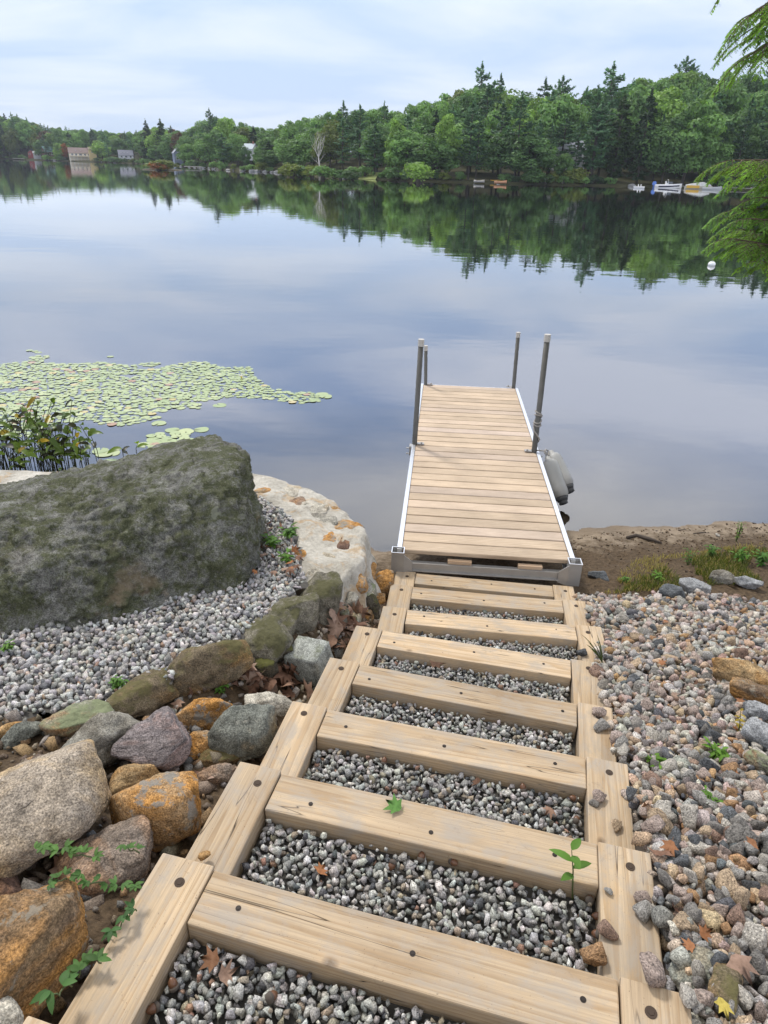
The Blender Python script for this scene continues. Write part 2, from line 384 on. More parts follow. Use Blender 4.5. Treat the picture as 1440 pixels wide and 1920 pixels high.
# ------------------------------------------------------------------ timber
def timber_mat(name, a, b, dark, ring=34.0, randv=9.0, check=True):
    m = MT(name); v = m.coord(scale=(0.045, 1, 1), rand=0)
    oi = m.n.new('ShaderNodeObjectInfo')
    off = m.n.new('ShaderNodeVectorMath'); off.operation = 'MULTIPLY_ADD'; m.l.new(oi.outputs['Random'], off.inputs[0]); off.inputs[1].default_value = (randv, 0.10, 0.05); m.l.new(v, off.inputs[2])
    warp = m.n.new('ShaderNodeTexNoise'); m.l.new(off.outputs[0], warp.inputs['Vector']); warp.inputs['Scale'].default_value = 7; warp.inputs['Detail'].default_value = 3
    add = m.n.new('ShaderNodeVectorMath'); add.operation = 'MULTIPLY_ADD'; m.l.new(warp.outputs['Color'], add.inputs[0]); add.inputs[1].default_value = (0, 0.075, 0.075); m.l.new(off.outputs[0], add.inputs[2])
    wv = m.n.new('ShaderNodeTexWave'); wv.wave_type = 'RINGS'; wv.rings_direction = 'X'; wv.wave_profile = 'SAW'
    sh = m.n.new('ShaderNodeVectorMath'); sh.operation = 'ADD'; m.l.new(add.outputs[0], sh.inputs[0]); sh.inputs[1].default_value = (0, -0.11, 0.06)
    m.l.new(sh.outputs[0], wv.inputs['Vector']); wv.inputs['Scale'].default_value = ring; wv.inputs['Distortion'].default_value = 1.2; wv.inputs['Detail'].default_value = 2; wv.inputs['Detail Scale'].default_value = 2
    vf = m.coord(scale=(1.2, 70, 70), rand=4.0); fib = m.noise(vf, 3.5, 4, 0.65)
    vb = m.coord(scale=(0.5, 2, 2), rand=7.0); blot = m.noise(vb, 5, 5, 0.6)
    c = m.mix(m.ramp(wv.outputs['Fac'], [(0.0, 0), (0.55, 0.25), (0.95, 1), (1.0, 0.2)]), a, b)
    c = m.mix(m.ramp(fib, [(0.35, 0.55), (0.6, 0)]), c, tuple(x*0.62 for x in a))
    c = m.mix(1.0, c, m.ramp(blot, [(0.3, (0.80, 0.78, 0.76)), (0.5, (1, 1, 1)), (0.72, (1.14, 1.12, 1.08))]), 'MULTIPLY')
    rv = m.math('ADD', 0.82, m.math('MULTIPLY', m.rand(), 0.32)); c = m.mix(1.0, c, rv, 'MULTIPLY')
    # knots
    vk = m.coord(scale=(0.75, 1.0, 1.0), rand=13.0)
    kd = m.voro(vk, 4.0); kn = m.ramp(kd, [(0.05, 1), (0.085, 0.0)])
    kring = m.ramp(kd, [(0.06, 0.5), (0.16, 0.0)])
    c = m.mix(kring, c, tuple(x*1.25 for x in b)); c = m.mix(m.math('MULTIPLY', kn, 0.8), c, dark)
    # drying checks along the grain
    vc = m.coord(scale=(0.35, 9, 9), rand=21.0); ck = m.noise(vc, 2.6, 2, 0.5)
    crack = m.ramp(m.math('ABSOLUTE', m.math('SUBTRACT', ck, 0.5)), [(0.0, 1), (0.006, 0)])
    gate = m.ramp(m.noise(m.coord(scale=(0.8, 3, 3), rand=3.0), 2.1, 2), [(0.47, 0), (0.53, 1)])
    crack = m.math('MULTIPLY', crack, gate)
    if check: c = m.mix(crack, c, (0.03, 0.02, 0.012))
    dots = m.ramp(m.noise(m.coord(rand=5.0), 210, 2, 0.5), [(0.70, 0), (0.74, 0.65)]); c = m.mix(dots, c, (0.13, 0.085, 0.05))
    wn = m.noise(m.coord(scale=(1.0, 2.2, 2.2), rand=11.0), 6.5, 7, 0.7, 0.4); c = m.mix(m.ramp(wn, [(0.46, 0), (0.64, 0.7)]), c, (0.34, 0.305, 0.26)); c = m.mix(m.ramp(m.noise(m.coord(rand=17.0), 11, 6, 0.75, 0.5), [(0.60, 0), (0.72, 0.5)]), c, (0.22, 0.165, 0.115))
    hgt = m.math('SUBTRACT', m.math('ADD', m.math('MULTIPLY', wv.outputs['Fac'], 0.35), m.math('MULTIPLY', fib, 0.6)), m.math('MULTIPLY', crack, 3.0))
    m.bump(hgt, 0.35, 0.004); m.set(color=c, rough=0.82, spec=0.25); return m.m
TIMBER = timber_mat('pine_timber', (0.55, 0.425, 0.285), (0.41, 0.285, 0.165), (0.07, 0.045, 0.028))
DECK = timber_mat('deck_wood', (0.50, 0.365, 0.25), (0.38, 0.255, 0.155), (0.12, 0.07, 0.045), ring=26, check=False)
DARKMETAL = plain('dark_bolt', (0.035, 0.028, 0.024), 0.6, 0.6)
HOLE_SHADE = plain('bolt_hole_shade', (0.055, 0.036, 0.024), 0.9)  # raised disc toned dark as the shade inside a countersunk hole
def beam_mesh(name, L_, W_, H_, seed):
    bm = bmesh.new(); rng = random.Random(seed)
    bmesh.ops.create_cube(bm, size=1)
    bmesh.ops.scale(bm, vec=(L_, W_, H_), verts=bm.verts)
    for k in range(1, 12):
        bmesh.ops.bisect_plane(bm, geom=bm.verts[:]+bm.edges[:]+bm.faces[:], plane_co=(-L_/2+L_*k/12, 0, 0), plane_no=(1, 0, 0))
    es = [e for e in bm.edges if e.is_manifold and e.calc_face_angle(0) > 0.8]
    bmesh.ops.bevel(bm, geom=es, offset=0.0045, segments=2, affect='EDGES', profile=0.5)
    P = np.array([v.co[:] for v in bm.verts]); Q = P*np.array([2.2, 9, 9])+seed*3.1
    nx = np.stack([vnoise(Q, 1), vnoise(Q, 2), vnoise(Q, 3)], 1)*np.array([0.001, 0.0016, 0.0016])
    bow = rng.uniform(-0.004, 0.004)
    for v, d in zip(bm.verts, nx):
        v.co += Vector(d); v.co.y += bow*(1-(2*v.co.x/L_)**2)
    me = bpy.data.meshes.new(name); bm.to_mesh(me); bm.free(); return me
def nail_mesh():
    b = MB(); b.tube([(0, 0, -0.004), (0, 0, 0.0012)], [0.0068, 0.0068], 12); b.tube([(0, 0, 0.0012), (0, 0, 0.0022)], [0.0045, 0.004], 6)
    return b.mesh('nail')
NAIL = nail_mesh(); NAIL.materials.append(DARKMETAL)
def bolt_mesh():
    b = MB(); b.tube([(0, 0, -0.01), (0, 0, 0.001)], [0.0125, 0.0125], 18); b.tube([(0, 0, 0.001), (0, 0, 0.0022)], [0.0075, 0.007], 6); return b.mesh('bolt')
BOLT = bolt_mesh(); BOLT.materials.append(HOLE_SHADE)
FRAMES = [((305, 1597), (1293, 1865), 1.56), ((452, 1427), (1217, 1598), 1.712), ((548, 1313), (1178, 1432), 1.866), ((620, 1232), (1147, 1327), 2.03),
          ((668, 1172), (1127, 1243), 2.177), ((718, 1136), (1127, 1175), 2.318), ((733, 1094), (1097, 1127), 2.465), ((738, 1069), (1080, 1100), 2.612)]
W_F, T_W, T_H = 1.25, 0.142, 0.142
ord_ = ['topmost full', 'second', 'third', 'fourth', 'fifth', 'sixth', 'seventh']
frames = []
P0 = None
for (Lp, Rp, dr) in FRAMES:
    a, b = at(*Lp, dr), at(*Rp, dr); mid = (a+b)/2; e = (b-a); yaw = math.atan2(e[1], e[0]); frames.append([mid, yaw])
d01 = frames[1][0]-frames[0][0]
frames.insert(0, [frames[0][0]-d01*np.array([1, 1, 0.95]), frames[0][1]])
FL = ['timber step frame nearest the camera, only a corner of it in view', 'wide pale timber step frame, its left beam beside the rusty orange rock',
      'timber step frame with a fresh green leaf lying on its cross beam', 'timber step frame next below the one carrying the green leaf',
      'timber step frame beside the square granite block', 'timber step frame with dry leaves against its left beam near the wall foot',
      'timber step frame with a tuft of sedge at its right beam', 'short timber step frame just uphill of the one under the dock end', 'lowest timber step frame, half hidden under the front of the dock']
def floc(fr, x, y, z=0.0):   # frame-local (x across, y downhill, z over the top face) to world
    mid, yaw = fr; c, s = math.cos(yaw), math.sin(yaw)
    return np.array([mid[0]+x*c-y*s, mid[1]+x*s+y*c, mid[2]+z])
for i, fr in enumerate(frames):
    mid, yaw = fr
    root = empty('timber_step', (mid[0], mid[1], mid[2]-T_H), yaw, label=FL[i], cat='step', group='timber steps going down to the dock')
    ext = 0.76 if i < 7 else 0.6
    rng = random.Random(i+40)
    for s in (-1, 1):
        me = beam_mesh('side_beam', ext, T_W, T_H, i*3+s+5)
        bx = link('side_beam', me, TIMBER, root, (s*(W_F/2-T_W/2), -ext/2, T_H/2), (0, 0, R(90)))
        link('bolt', BOLT, None, bx, (ext/2-0.055-rng.random()*0.02, rng.uniform(-0.02, 0.015), T_H/2+0.0005))
    cl = W_F-2*T_W-0.006
    cb = link('cross_beam', beam_mesh('cross_beam', cl, T_W-0.004, T_H-0.004, i*7+90), TIMBER, root, (rng.uniform(-0.001, 0.001), -T_W/2-0.004, T_H/2-0.003), (0, 0, R(rng.uniform(-0.3, 0.3))))
    for fx in (-0.4, 0.02, 0.4):
        link('nail', NAIL, None, cb, (cl*(fx+rng.uniform(-0.04, 0.04)), rng.uniform(-0.02, 0.02), T_H/2-0.002))

# ------------------------------------------------------------------ loose stone scatter
def build_scatter(name, P, S, shapes, colors, rng, mat, flat=(0.75, 1.0), smooth=False, **k):
    """P (n,3) centres, S (n,) radii; one mesh holding the uncountable stones"""
    n = len(P); pick = rng.integers(0, len(shapes), n); Vs, Fs, Ts, o = [], [], [], 0
    q = rng.normal(size=(n, 4)); q /= np.linalg.norm(q, axis=1)[:, None]
    a, b, c, d = q.T
    Rm = np.stack([1-2*(c*c+d*d), 2*(b*c-a*d), 2*(b*d+a*c), 2*(b*c+a*d), 1-2*(b*b+d*d), 2*(c*d-a*b), 2*(b*d-a*c), 2*(c*d+a*b), 1-2*(b*b+c*c)], 1).reshape(n, 3, 3)
    sc = S[:, None]*np.stack([rng.uniform(0.95, 1.3, n), rng.uniform(0.7, 1.0, n), rng.uniform(*flat, n)], 1)
    for s, (V, F) in enumerate(shapes):
        ii = np.where(pick == s)[0]
        if not len(ii): continue
        W_ = np.einsum('nij,nvj->nvi', Rm[ii], V[None]*sc[ii][:, None])
        if flat[1] < 0.9: W_ = W_*np.array([1, 1, 0.75])
        W_ = W_+P[ii][:, None]
        Vs.append(W_.reshape(-1, 3)); Fs.append((F[None]+(np.arange(len(ii))*len(V))[:, None, None]).reshape(-1, F.shape[1])+o)
        Ts.append(np.repeat(colors[ii], len(V), 0)); o += len(ii)*len(V)
    return link(name, npmesh(name, np.concatenate(Vs), np.concatenate(Fs), smooth, np.concatenate(Ts)), mat, **k)
def hull_shape(seed, n=10):
    rng = np.random.default_rng(seed); bm = bmesh.new()
    P = rng.normal(size=(n, 3)); P /= np.linalg.norm(P, axis=1)[:, None]
    for _ in range(6):   # push points apart a little so that the stone is not a sliver
        d = P[:, None]-P[None]; P = P+0.06*(d/np.maximum((d**2).sum(2)[..., None], 0.05)).sum(1); P /= np.linalg.norm(P, axis=1)[:, None]
    P *= rng.uniform(0.72, 1.12, (n, 1))
    for q in P: bm.verts.new(q)
    bmesh.ops.convex_hull(bm, input=bm.verts[:]); bmesh.ops.delete(bm, geom=[v for v in bm.verts if not v.link_faces], context='VERTS'); bmesh.ops.triangulate(bm, faces=bm.faces[:]); bm.verts.index_update()
    V = np.array([v.co[:] for v in bm.verts]); F = np.array([[v.index for v in f.verts] for f in bm.faces]); bm.free(); return V, F
ANG = [hull_shape(100+k, 8+k % 4) for k in range(18)]
RND = [rock_shape(200+k, 16, 8, 2, 0.50, (), False) for k in range(14)]
m = MT('crushed_stone'); v = m.coord(); f1 = m.noise(v, 260, 3, 0.75); f2 = m.noise(v, 70, 4, 0.6)
c = m.mix(1.0, m.attr(), m.ramp(f1, [(0.34, 0.42), (0.5, 1.0), (0.66, 1.75)]), 'MULTIPLY'); c = m.mix(1.0, c, m.ramp(f2, [(0.3, 0.75), (0.7, 1.25)]), 'MULTIPLY')
m.bump(m.math('ADD', f1, f2), 0.35, 0.004); m.set(color=c, rough=0.85, spec=0.3); CRUSHED = m.m
m = MT('river_stone'); v = m.coord(); f1 = m.noise(v, 230, 2, 0.75); f2 = m.noise(v, 55, 4, 0.6)
c = m.mix(1.0, m.attr(), m.ramp(f1, [(0.36, 0.30), (0.47, 0.95), (0.56, 1.05), (0.68, 1.9)]), 'MULTIPLY'); c = m.mix(1.0, c, m.ramp(f2, [(0.3, 0.72), (0.7, 1.25)]), 'MULTIPLY')
m.bump(m.math('ADD', f1, f2), 0.3, 0.004); m.set(color=c, rough=0.8, spec=0.3); RIVER = m.m
def palette(rng, n, cols, wts, jit=0.18):
    i = rng.choice(len(cols), n, p=np.array(wts)/sum(wts)); c = np.array(cols)[i]
    return np.clip(c*rng.uniform(1-jit, 1+jit, (n, 1))*rng.uniform(0.95, 1.05, (n, 3)), 0.004, 0.9)
GREYS = [(0.34, 0.335, 0.315), (0.22, 0.22, 0.21), (0.48, 0.47, 0.44), (0.08, 0.083, 0.088), (0.29, 0.25, 0.19), (0.24, 0.15, 0.11)]
GREYW = [38, 26, 18, 9, 6, 2]
RIVERS = [(0.38, 0.30, 0.255), (0.31, 0.295, 0.27), (0.44, 0.405, 0.35), (0.10, 0.105, 0.11), (0.40, 0.30, 0.20), (0.36, 0.215, 0.11), (0.21, 0.195, 0.175), (0.24, 0.16, 0.12)]
RIVERW = [22, 24, 20, 10, 13, 3, 14, 4]
def hexgrid(x0, x1, y0, y1, sp, rng, jit=0.35):
    xs = np.arange(x0, x1, sp); ys = np.arange(y0, y1, sp*0.87); X, Y = np.meshgrid(xs, ys); X = X+((np.arange(len(ys)) % 2)*sp/2)[:, None]
    return X.ravel()+rng.uniform(-jit, jit, X.size)*sp, Y.ravel()+rng.uniform(-jit, jit, X.size)*sp
rng = np.random.default_rng(5)
WELL = ['nearest the camera', 'below the pale cross beam', 'behind the cross beam with the green leaf', 'level with the rusty rocks', 'beside the granite block', 'with a fallen brown leaf and a green leaf', 'in the narrow step by the wall', 'in the grassy last step']
for i in range(0, 8):
    fr = frames[i+0]; 
    if i == 0: fr = frames[0]
for i, fr in enumerate(frames):
    hw = W_F/2-T_W-0.012; P, S = [], []
    for lay, (sp, dz) in enumerate(((0.0205, -0.064), (0.023, -0.053), (0.034, -0.043))):
        x, y = hexgrid(-hw, hw, -0.72 if i else -0.9, -T_W-0.010, sp, rng)
        keep = (np.abs(x) < hw) & (y < -T_W-0.012)
        # piles a little higher against the uphill end, and thins out randomly on the upper layer
        if lay == 2: keep &= vnoise(np.stack([x*6, y*6, x*0+i], 1), 4) > 0.1
        x, y = x[keep], y[keep]
        z = dz + np.clip(-y-0.3, 0, 1)*0.035 + rng.uniform(-0.006, 0.006, len(x))
        c_, s_ = math.cos(fr[1]), math.sin(fr[1])
        P.append(np.stack([fr[0][0]+x*c_-y*s_, fr[0][1]+x*s_+y*c_, fr[0][2]+z], 1)); S.append(np.clip(np.exp(rng.normal(math.log(0.0115), 0.27, len(x))), 0.006, 0.020))
    P = np.concatenate(P); S = np.concatenate(S)
    lab = 'grey crushed stone filling the timber step ' + (['nearest the camera', 'under the pale front cross beam', 'behind the cross beam with the leaf', 'two below the green leaf', 'beside the granite block', 'holding a flat brown leaf', 'near the wall foot', 'just before the dock', 'hidden under the dock end'][i])
    build_scatter('gravel', P, S, ANG, palette(rng, len(P), GREYS, GREYW), rng, CRUSHED, (0.5, 0.9), kind='stuff', label=lab, cat='gravel', group='gravel fills of the steps')
    # packed base, coloured dark as the shade between the loose stones
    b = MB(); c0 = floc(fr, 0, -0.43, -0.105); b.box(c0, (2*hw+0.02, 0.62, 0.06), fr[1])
    b.build('gravel_base', plain('gravel_shade%d' % i, (0.05, 0.047, 0.042), 0.95, 0, 0.4, 60), kind='stuff', label='shade-toned base under '+lab[4:], cat='gravel', group='packed base of the steps')
# gravel bed around the mossy boulder
bx_ = grid_mesh('gravel_bed', np.arange(-4.6, -0.3, 0.06), np.arange(1.8, 4.35, 0.06), lambda x, y: bedz(x, y)+fbm(np.stack([x*3, y*3, 0*x], 1), 3, 2)*0.012-0.02)
bm = bmesh.new(); bm.from_mesh(bx_); 
dl = [f for f in bm.faces if not inpoly([f.calc_center_median().x], [f.calc_center_median().y], BED)[0]]
bmesh.ops.delete(bm, geom=dl, context='FACES'); bm.to_mesh(bx_); bm.free()
link('gravel_bed_soil', bx_, plain('bed_dust', (0.07, 0.065, 0.058), 0.95, 0, 0.4, 60), kind='structure', label='packed grey soil of the raised gravel bed')
P, S = [], []
for lay, (sp, dz) in enumerate(((0.028, -0.008), (0.031, 0.004), (0.05, 0.012))):
    x, y = hexgrid(-3.1, -0.35, 1.85, 4.3, sp, rng); k = inpoly(x, y, BED) & (segdist(x, y, EDGE[1:]) > 0.02); x, y = x[k], y[k]
    P.append(np.stack([x, y, bedz(x, y)+fbm(np.stack([x*3, y*3, 0*x], 1), 3, 2)*0.012-0.012+dz+rng.uniform(-0.006, 0.006, len(x))], 1)); S.append(rng.uniform(0.011, 0.023, len(x)))
P = np.concatenate(P); S = np.concatenate(S)
BEDC = [(0.38, 0.37, 0.35), (0.28, 0.275, 0.27), (0.50, 0.485, 0.455), (0.12, 0.12, 0.125), (0.34, 0.29, 0.24), (0.28, 0.19, 0.14)]
build_scatter('gravel', P, S, ANG, palette(rng, len(P), BEDC, [38, 26, 20, 9, 6, 2]), rng, CRUSHED, (0.6, 0.9), kind='stuff', label='pale grey crushed stone bed around the mossy boulder', cat='gravel')
# river stones to the right of the steps
def beach_edge(x): return 3.98+0.02*np.asarray(x)+0.10*np.sin(3.1*np.asarray(x)+1)
def field_z(x, y): return slope(x, y)+0.012+0.05*np.clip(x-right_edge(y)-0.1, 0, 0.6)+fbm(np.stack([x*2.2, y*2.2, 0*x], 1), 3, 8)*0.022
P, S = [], []
for lay, (sp, dz) in enumerate(((0.036, -0.012), (0.039, 0.007), (0.055, 0.025))):
    x, y = hexgrid(0.5, 4.2, 0.15, 4.25, sp, rng)
    k = (x > right_edge(y)+0.005+rng.uniform(-0.035, 0.03, len(x))) & (y < beach_edge(x)+rng.normal(0, 0.05, len(x)))
    if lay == 2: k &= rng.random(len(x)) < 0.6
    x, y = x[k], y[k]
    rr = np.exp(rng.normal(math.log(0.0172), 0.38, len(x))); rr = np.clip(rr, 0.008, 0.040)
    P.append(np.stack([x, y, field_z(x, y)+dz+rng.uniform(-0.008, 0.008, len(x))], 1)); S.append(rr)
for fr in frames[:8]:
    n = 46; lx = W_F/2+rng.uniform(-0.022, 0.075, n); ly = rng.uniform(-0.70, 0.0, n); q = np.array([floc(fr, a, b_) for a, b_ in zip(lx, ly)]); rr = rng.uniform(0.013, 0.030, n)
    over = lx < W_F/2+0.012; keep = ~over | ((rng.random(n) < 0.35) & (ly < -0.3)); q[:, 2] += np.where(over, rr*0.55, rng.uniform(-0.055, -0.01, n)); P.append(q[keep]); S.append(rr[keep])
P = np.concatenate(P); S = np.concatenate(S); C = palette(rng, len(P), RIVERS, RIVERW)
gxs = grid_mesh('stone_bed', np.arange(0.3, 4.3, 0.05), np.arange(-0.5, 4.1, 0.05), lambda x, y: field_z(x, y)-0.10)
bm = bmesh.new(); bm.from_mesh(gxs); bmesh.ops.delete(bm, geom=[f for f in bm.faces if f.calc_center_median().x < right_edge(f.calc_center_median().y)-0.05 or f.calc_center_median().y > beach_edge(f.calc_center_median().x)-0.12], context='FACES'); bm.to_mesh(gxs); bm.free()
link('stone_bed_soil', gxs, plain('stone_bed', (0.07, 0.055, 0.042), 0.95, 0, 0.4, 40), kind='structure')
# the stones that show largest become objects of their own
def to_px(p):
    q = np.array(p)-np.array([0, 0, CAMZ]); z = q@fw; return 720+FPX*(q@rt)/z, 960-FPX*(q@up)/z, z
pr = np.array([to_px(p) for p in P]); app = S/pr[:, 2]; inview = (pr[:, 0] < 1450) & (pr[:, 1] < 1930) & (pr[:, 2] > 0.3)
topz = P[:, 2]-field_z(P[:, 0], P[:, 1])
rank = np.argsort(-(app*inview*(topz > 0.005))); big = rank[:220]; rest = np.ones(len(P), bool); rest[big] = False
build_scatter('pebbles', P[rest], S[rest], RND, C[rest], rng, RIVER, (0.6, 0.9), True, kind='stuff', label='heap of mixed rounded river stones right of the steps', cat='river stones')
FAM = [('pink_granite', RIVERS[0], 'pinkish speckled river stone in the heap right of the steps'), ('grey_granite', RIVERS[1], 'mid grey river stone in the heap right of the steps'),
       ('pale_granite', RIVERS[2], 'whitish speckled river stone in the heap right of the steps'), ('dark_stone', RIVERS[3], 'dark charcoal river stone in the heap right of the steps'),
       ('tan_stone', RIVERS[4], 'tan brown river stone in the heap right of the steps'), ('orange_stone', RIVERS[5], 'rusty orange river stone in the heap right of the steps'),
       ('dull_stone', RIVERS[6], 'dull dark grey river stone in the heap right of the steps'), ('maroon_stone', RIVERS[7], 'reddish brown river stone in the heap right of the steps')]
FMAT = []
for nm, c, lab in FAM:
    m = MT(nm); v = m.coord(rand=2.0); f1 = m.noise(v, 5.5, 3, 0.75); f2 = m.noise(v, 1.4, 4, 0.6)
    cc = m.mix(m.rand(), tuple(x*0.82 for x in c), tuple(x*1.18 for x in c))
    cc = m.mix(1.0, cc, m.ramp(f1, [(0.36, 0.30), (0.47, 0.95), (0.56, 1.05), (0.68, 1.9)]), 'MULTIPLY'); cc = m.mix(1.0, cc, m.ramp(f2, [(0.3, 0.72), (0.7, 1.25)]), 'MULTIPLY')
    m.bump(m.math('ADD', f1, f2), 0.5, 0.15); m.set(color=cc, rough=0.8, spec=0.3); FMAT.append(m.m)
STM = {}
def stone_obj(p, r, fam, shp, rot, lab, grp, scale3=(1.15, 0.85, 0.75)):
    key = (fam, shp)
    if key not in STM:
        V, F = RND[shp]; fine, F3 = rock_shape(200+shp, 16, 8, 3, 0.50, (), False)
        dd = fbm(fine*2.2+shp, 4, shp)*0.06; fine = fine*(1+dd)[:, None]
        STM[key] = npmesh('river_stone', fine, F3, True); STM[key].materials.append(FMAT[fam])
    return link('river_stone', STM[key], None, None, p, rot, label=lab, cat='stone', group=grp)
fi = np.argmin(np.linalg.norm(C[big][:, None]/C[big].mean(1)[:, None, None]-np.array(RIVERS)[None]/np.array(RIVERS).mean(1)[None, :, None], axis=2)+np.abs(C[big].mean(1)[:, None]-np.array(RIVERS).mean(1)[None])*3, 1)
for j, f in zip(big, fi):
    o = stone_obj(P[j], 1, int(f), int(rng.integers(0, 8)), rng.uniform(0, 6.28, 3), FAM[f][2], FAM[f][2].replace(' stone in', ' stones in'))
    o.scale = (S[j]*rng.uniform(0.95, 1.3), S[j]*rng.uniform(0.75, 1.0), S[j]*rng.uniform(0.6, 0.9))
# stones that rolled onto the right-hand beams
for (px, py, fr_i, rad, fam, lab) in [(1205, 1690, 2, 0.021, 0, 'pinkish stone at the outer edge of a right-hand step beam, left of two neighbours'), (1203, 1712, 2, 0.024, 1, 'grey oblong stone lying on the right-hand beam below a pink one'), (1224, 1708, 2, 0.013, 2, 'small white stone next to the oblong grey stone on the beam'),
        (1140, 1674, 2, 0.011, 1, 'lone small grey pebble in the middle of a right-hand step beam'), (1138, 1752, 2, 0.023, 7, 'dark reddish stone on the inner edge of a right-hand beam'), (1122, 1500, 3, 0.024, 0, 'pink granite stone on the beam beside a curled dry leaf'),
        (1114, 1508, 3, 0.014, 6, 'small dark stone leaning on the pink stone on the beam'), (1155, 1552, 3, 0.02, 4, 'tan stone at the edge of the worn brown beam'), (1115, 1800, 2, 0.027, 5, 'orange pebble in the corner of the gravel by the right beam'),
        (1122, 1340, 4, 0.026, 0, 'pinkish round stone on the greenish right beam'), (1125, 1365, 4, 0.03, 1, 'light grey stone lying lowest on the greenish right beam'), (1092, 1228, 6, 0.024, 3, 'dark blue-grey stone on the right beam by the sedge tuft'), (1118, 1256, 5, 0.026, 2, 'pale stone on the right beam under the sedge tuft'), (1222, 1823, 1, 0.03, 0, 'pink speckled stone against the nearest right-hand beam')]:
    p = at(px, py, CAMZ-float(frames[fr_i][0][2])); o = stone_obj(p+np.array([0, 0, rad*0.62]), 1, fam, random.randrange(8), (0.2, 0.1, random.uniform(0, 6)), lab, None); o.scale = (rad*1.15, rad*0.9, rad*0.7)

# ------------------------------------------------------------------ dock
ALU = plain('aluminium', (0.74, 0.75, 0.77), 0.38, 0.9, 0.06, 12); ALUD = plain('weathered_aluminium', (0.36, 0.35, 0.335), 0.5, 0.55, 0.2, 9)
STEEL = plain('galvanised_pipe', (0.10, 0.096, 0.085), 0.5, 0.5, 0.3, 14); CAP = plain('post_cap', (0.46, 0.44, 0.40), 0.6)
fl, frr = at(747, 1034, 2.475), at(1075, 1048, 2.475); bl, br = at(793, 722, 2.585), at(966, 726, 2.585)
fm, bmid = (fl+frr)/2, (bl+br)/2
ax = bmid-fm; DL = float(np.linalg.norm(ax)); dyaw = math.atan2(-ax[0], ax[1]); dtilt = math.asin(ax[2]/DL)
DW = 1.27
dock = empty('dock', fm, 0, label='narrow wooden plank dock with aluminium rails reaching out over the lake', cat='dock')
dock.rotation_euler = Euler((dtilt, 0, dyaw), 'XYZ')
DM = Matrix.Translation(Vector(fm)) @ dock.rotation_euler.to_matrix().to_4x4()
def dw(x, y, z): return np.array((DM @ Vector((x, y, z)))[:])
V, F, o = [], [], 0
NB = 31; bw = DL/NB
bm = bmesh.new(); rg = random.Random(3)
for k in range(NB):
    r = bmesh.ops.create_cube(bm, size=1)['verts']; wl = DW-0.075
    bmesh.ops.scale(bm, vec=(wl, bw-0.013-rg.random()*0.004, 0.032), verts=r)
    bmesh.ops.rotate(bm, verts=r, cent=(0, 0, 0), matrix=Matrix.Rotation(rg.uniform(-0.0015, 0.0015), 3, 'Z'))
    bmesh.ops.translate(bm, verts=r, vec=(0, (k+0.5)*bw, -0.016+rg.uniform(-0.0015, 0.0015)))
bmesh.ops.bevel(bm, geom=[e for e in bm.edges], offset=0.004, segments=1, affect='EDGES')
me = bpy.data.meshes.new('deck'); bm.to_mesh(me); bm.free()
at_ = me.attributes.new('tint', 'FLOAT_COLOR', 'POINT'); yy = np.array([v.co.y for v in me.vertices]); kk = np.clip((yy/bw).astype(int), 0, NB-1)
rv = np.random.default_rng(11); tv = rv.uniform(0.86, 1.1, NB); gr = rv.uniform(0, 1, NB)**3
tcol = np.ones((len(yy), 4), np.float32); tcol[:, 0] = tv[kk]; tcol[:, 1] = tv[kk]*(1+0.03*gr[kk]); tcol[:, 2] = tv[kk]*(1+0.16*gr[kk]); at_.data.foreach_set('color', tcol.ravel())
m = MT('deck_planks'); v = m.coord(scale=(0.25, 1, 1)); at2 = m.attr()
vv = m.n.new('ShaderNodeVectorMath'); vv.operation = 'MULTIPLY_ADD'; m.l.new(at2, vv.inputs[0]); vv.inputs[1].default_value = (60, 0, 20); m.l.new(v, vv.inputs[2])
wv = m.n.new('ShaderNodeTexWave'); wv.bands_direction = 'Y'; m.l.new(vv.outputs[0], wv.inputs['Vector']); wv.inputs['Scale'].default_value = 14; wv.inputs['Distortion'].default_value = 7; wv.inputs['Detail'].default_value = 3; wv.inputs['Detail Scale'].default_value = 0.7
fib = m.noise(m.coord(scale=(1.5, 90, 20)), 3, 4, 0.6); bl_ = m.noise(m.coord(scale=(0.7, 1.2, 1)), 3.5, 5, 0.6)
c = m.mix(wv.outputs['Fac'], (0.59, 0.47, 0.34), (0.48, 0.365, 0.25)); c = m.mix(m.ramp(fib, [(0.3, 0.5), (0.6, 0)]), c, (0.27, 0.19, 0.13))
c = m.mix(1.0, c, m.ramp(bl_, [(0.3, 0.82), (0.7, 1.12)]), 'MULTIPLY'); c = m.mix(1.0, c, at2, 'MULTIPLY')
kd = m.ramp(m.voro(m.coord(scale=(0.9, 1.6, 0.1)), 2.3), [(0.02, 1), (0.034, 0)]); c = m.mix(m.math('MULTIPLY', kd, 0.8), c, (0.09, 0.05, 0.03))
m.bump(fib, 0.2, 0.003); m.set(color=c, rough=0.75, spec=0.3)
link('deck', me, m.m, dock)
for s in (-1, 1):
    b = MB(); b.box((s*(DW/2-0.019), DL/2, -0.008), (0.034, DL, 0.03)); b.box((s*(DW/2-0.006), DL/2, -0.085), (0.008, DL-0.004, 0.125)); b.box((s*(DW/2-0.025), DL/2, -0.144), (0.046, DL-0.006, 0.007))
    b.build('side_rail', ALU, dock, bevel=0.0015)
b = MB(); b.box((0, DL+0.012, -0.05), (DW-0.02, 0.02, 0.085)); b.build('end_rail', ALU, dock, bevel=0.0015)
for k in range(5):
    b = MB(); b.box((0, 0.4+k*0.95, -0.06), (DW-0.1, 0.04, 0.05)); b.build('joist', ALUD, dock)
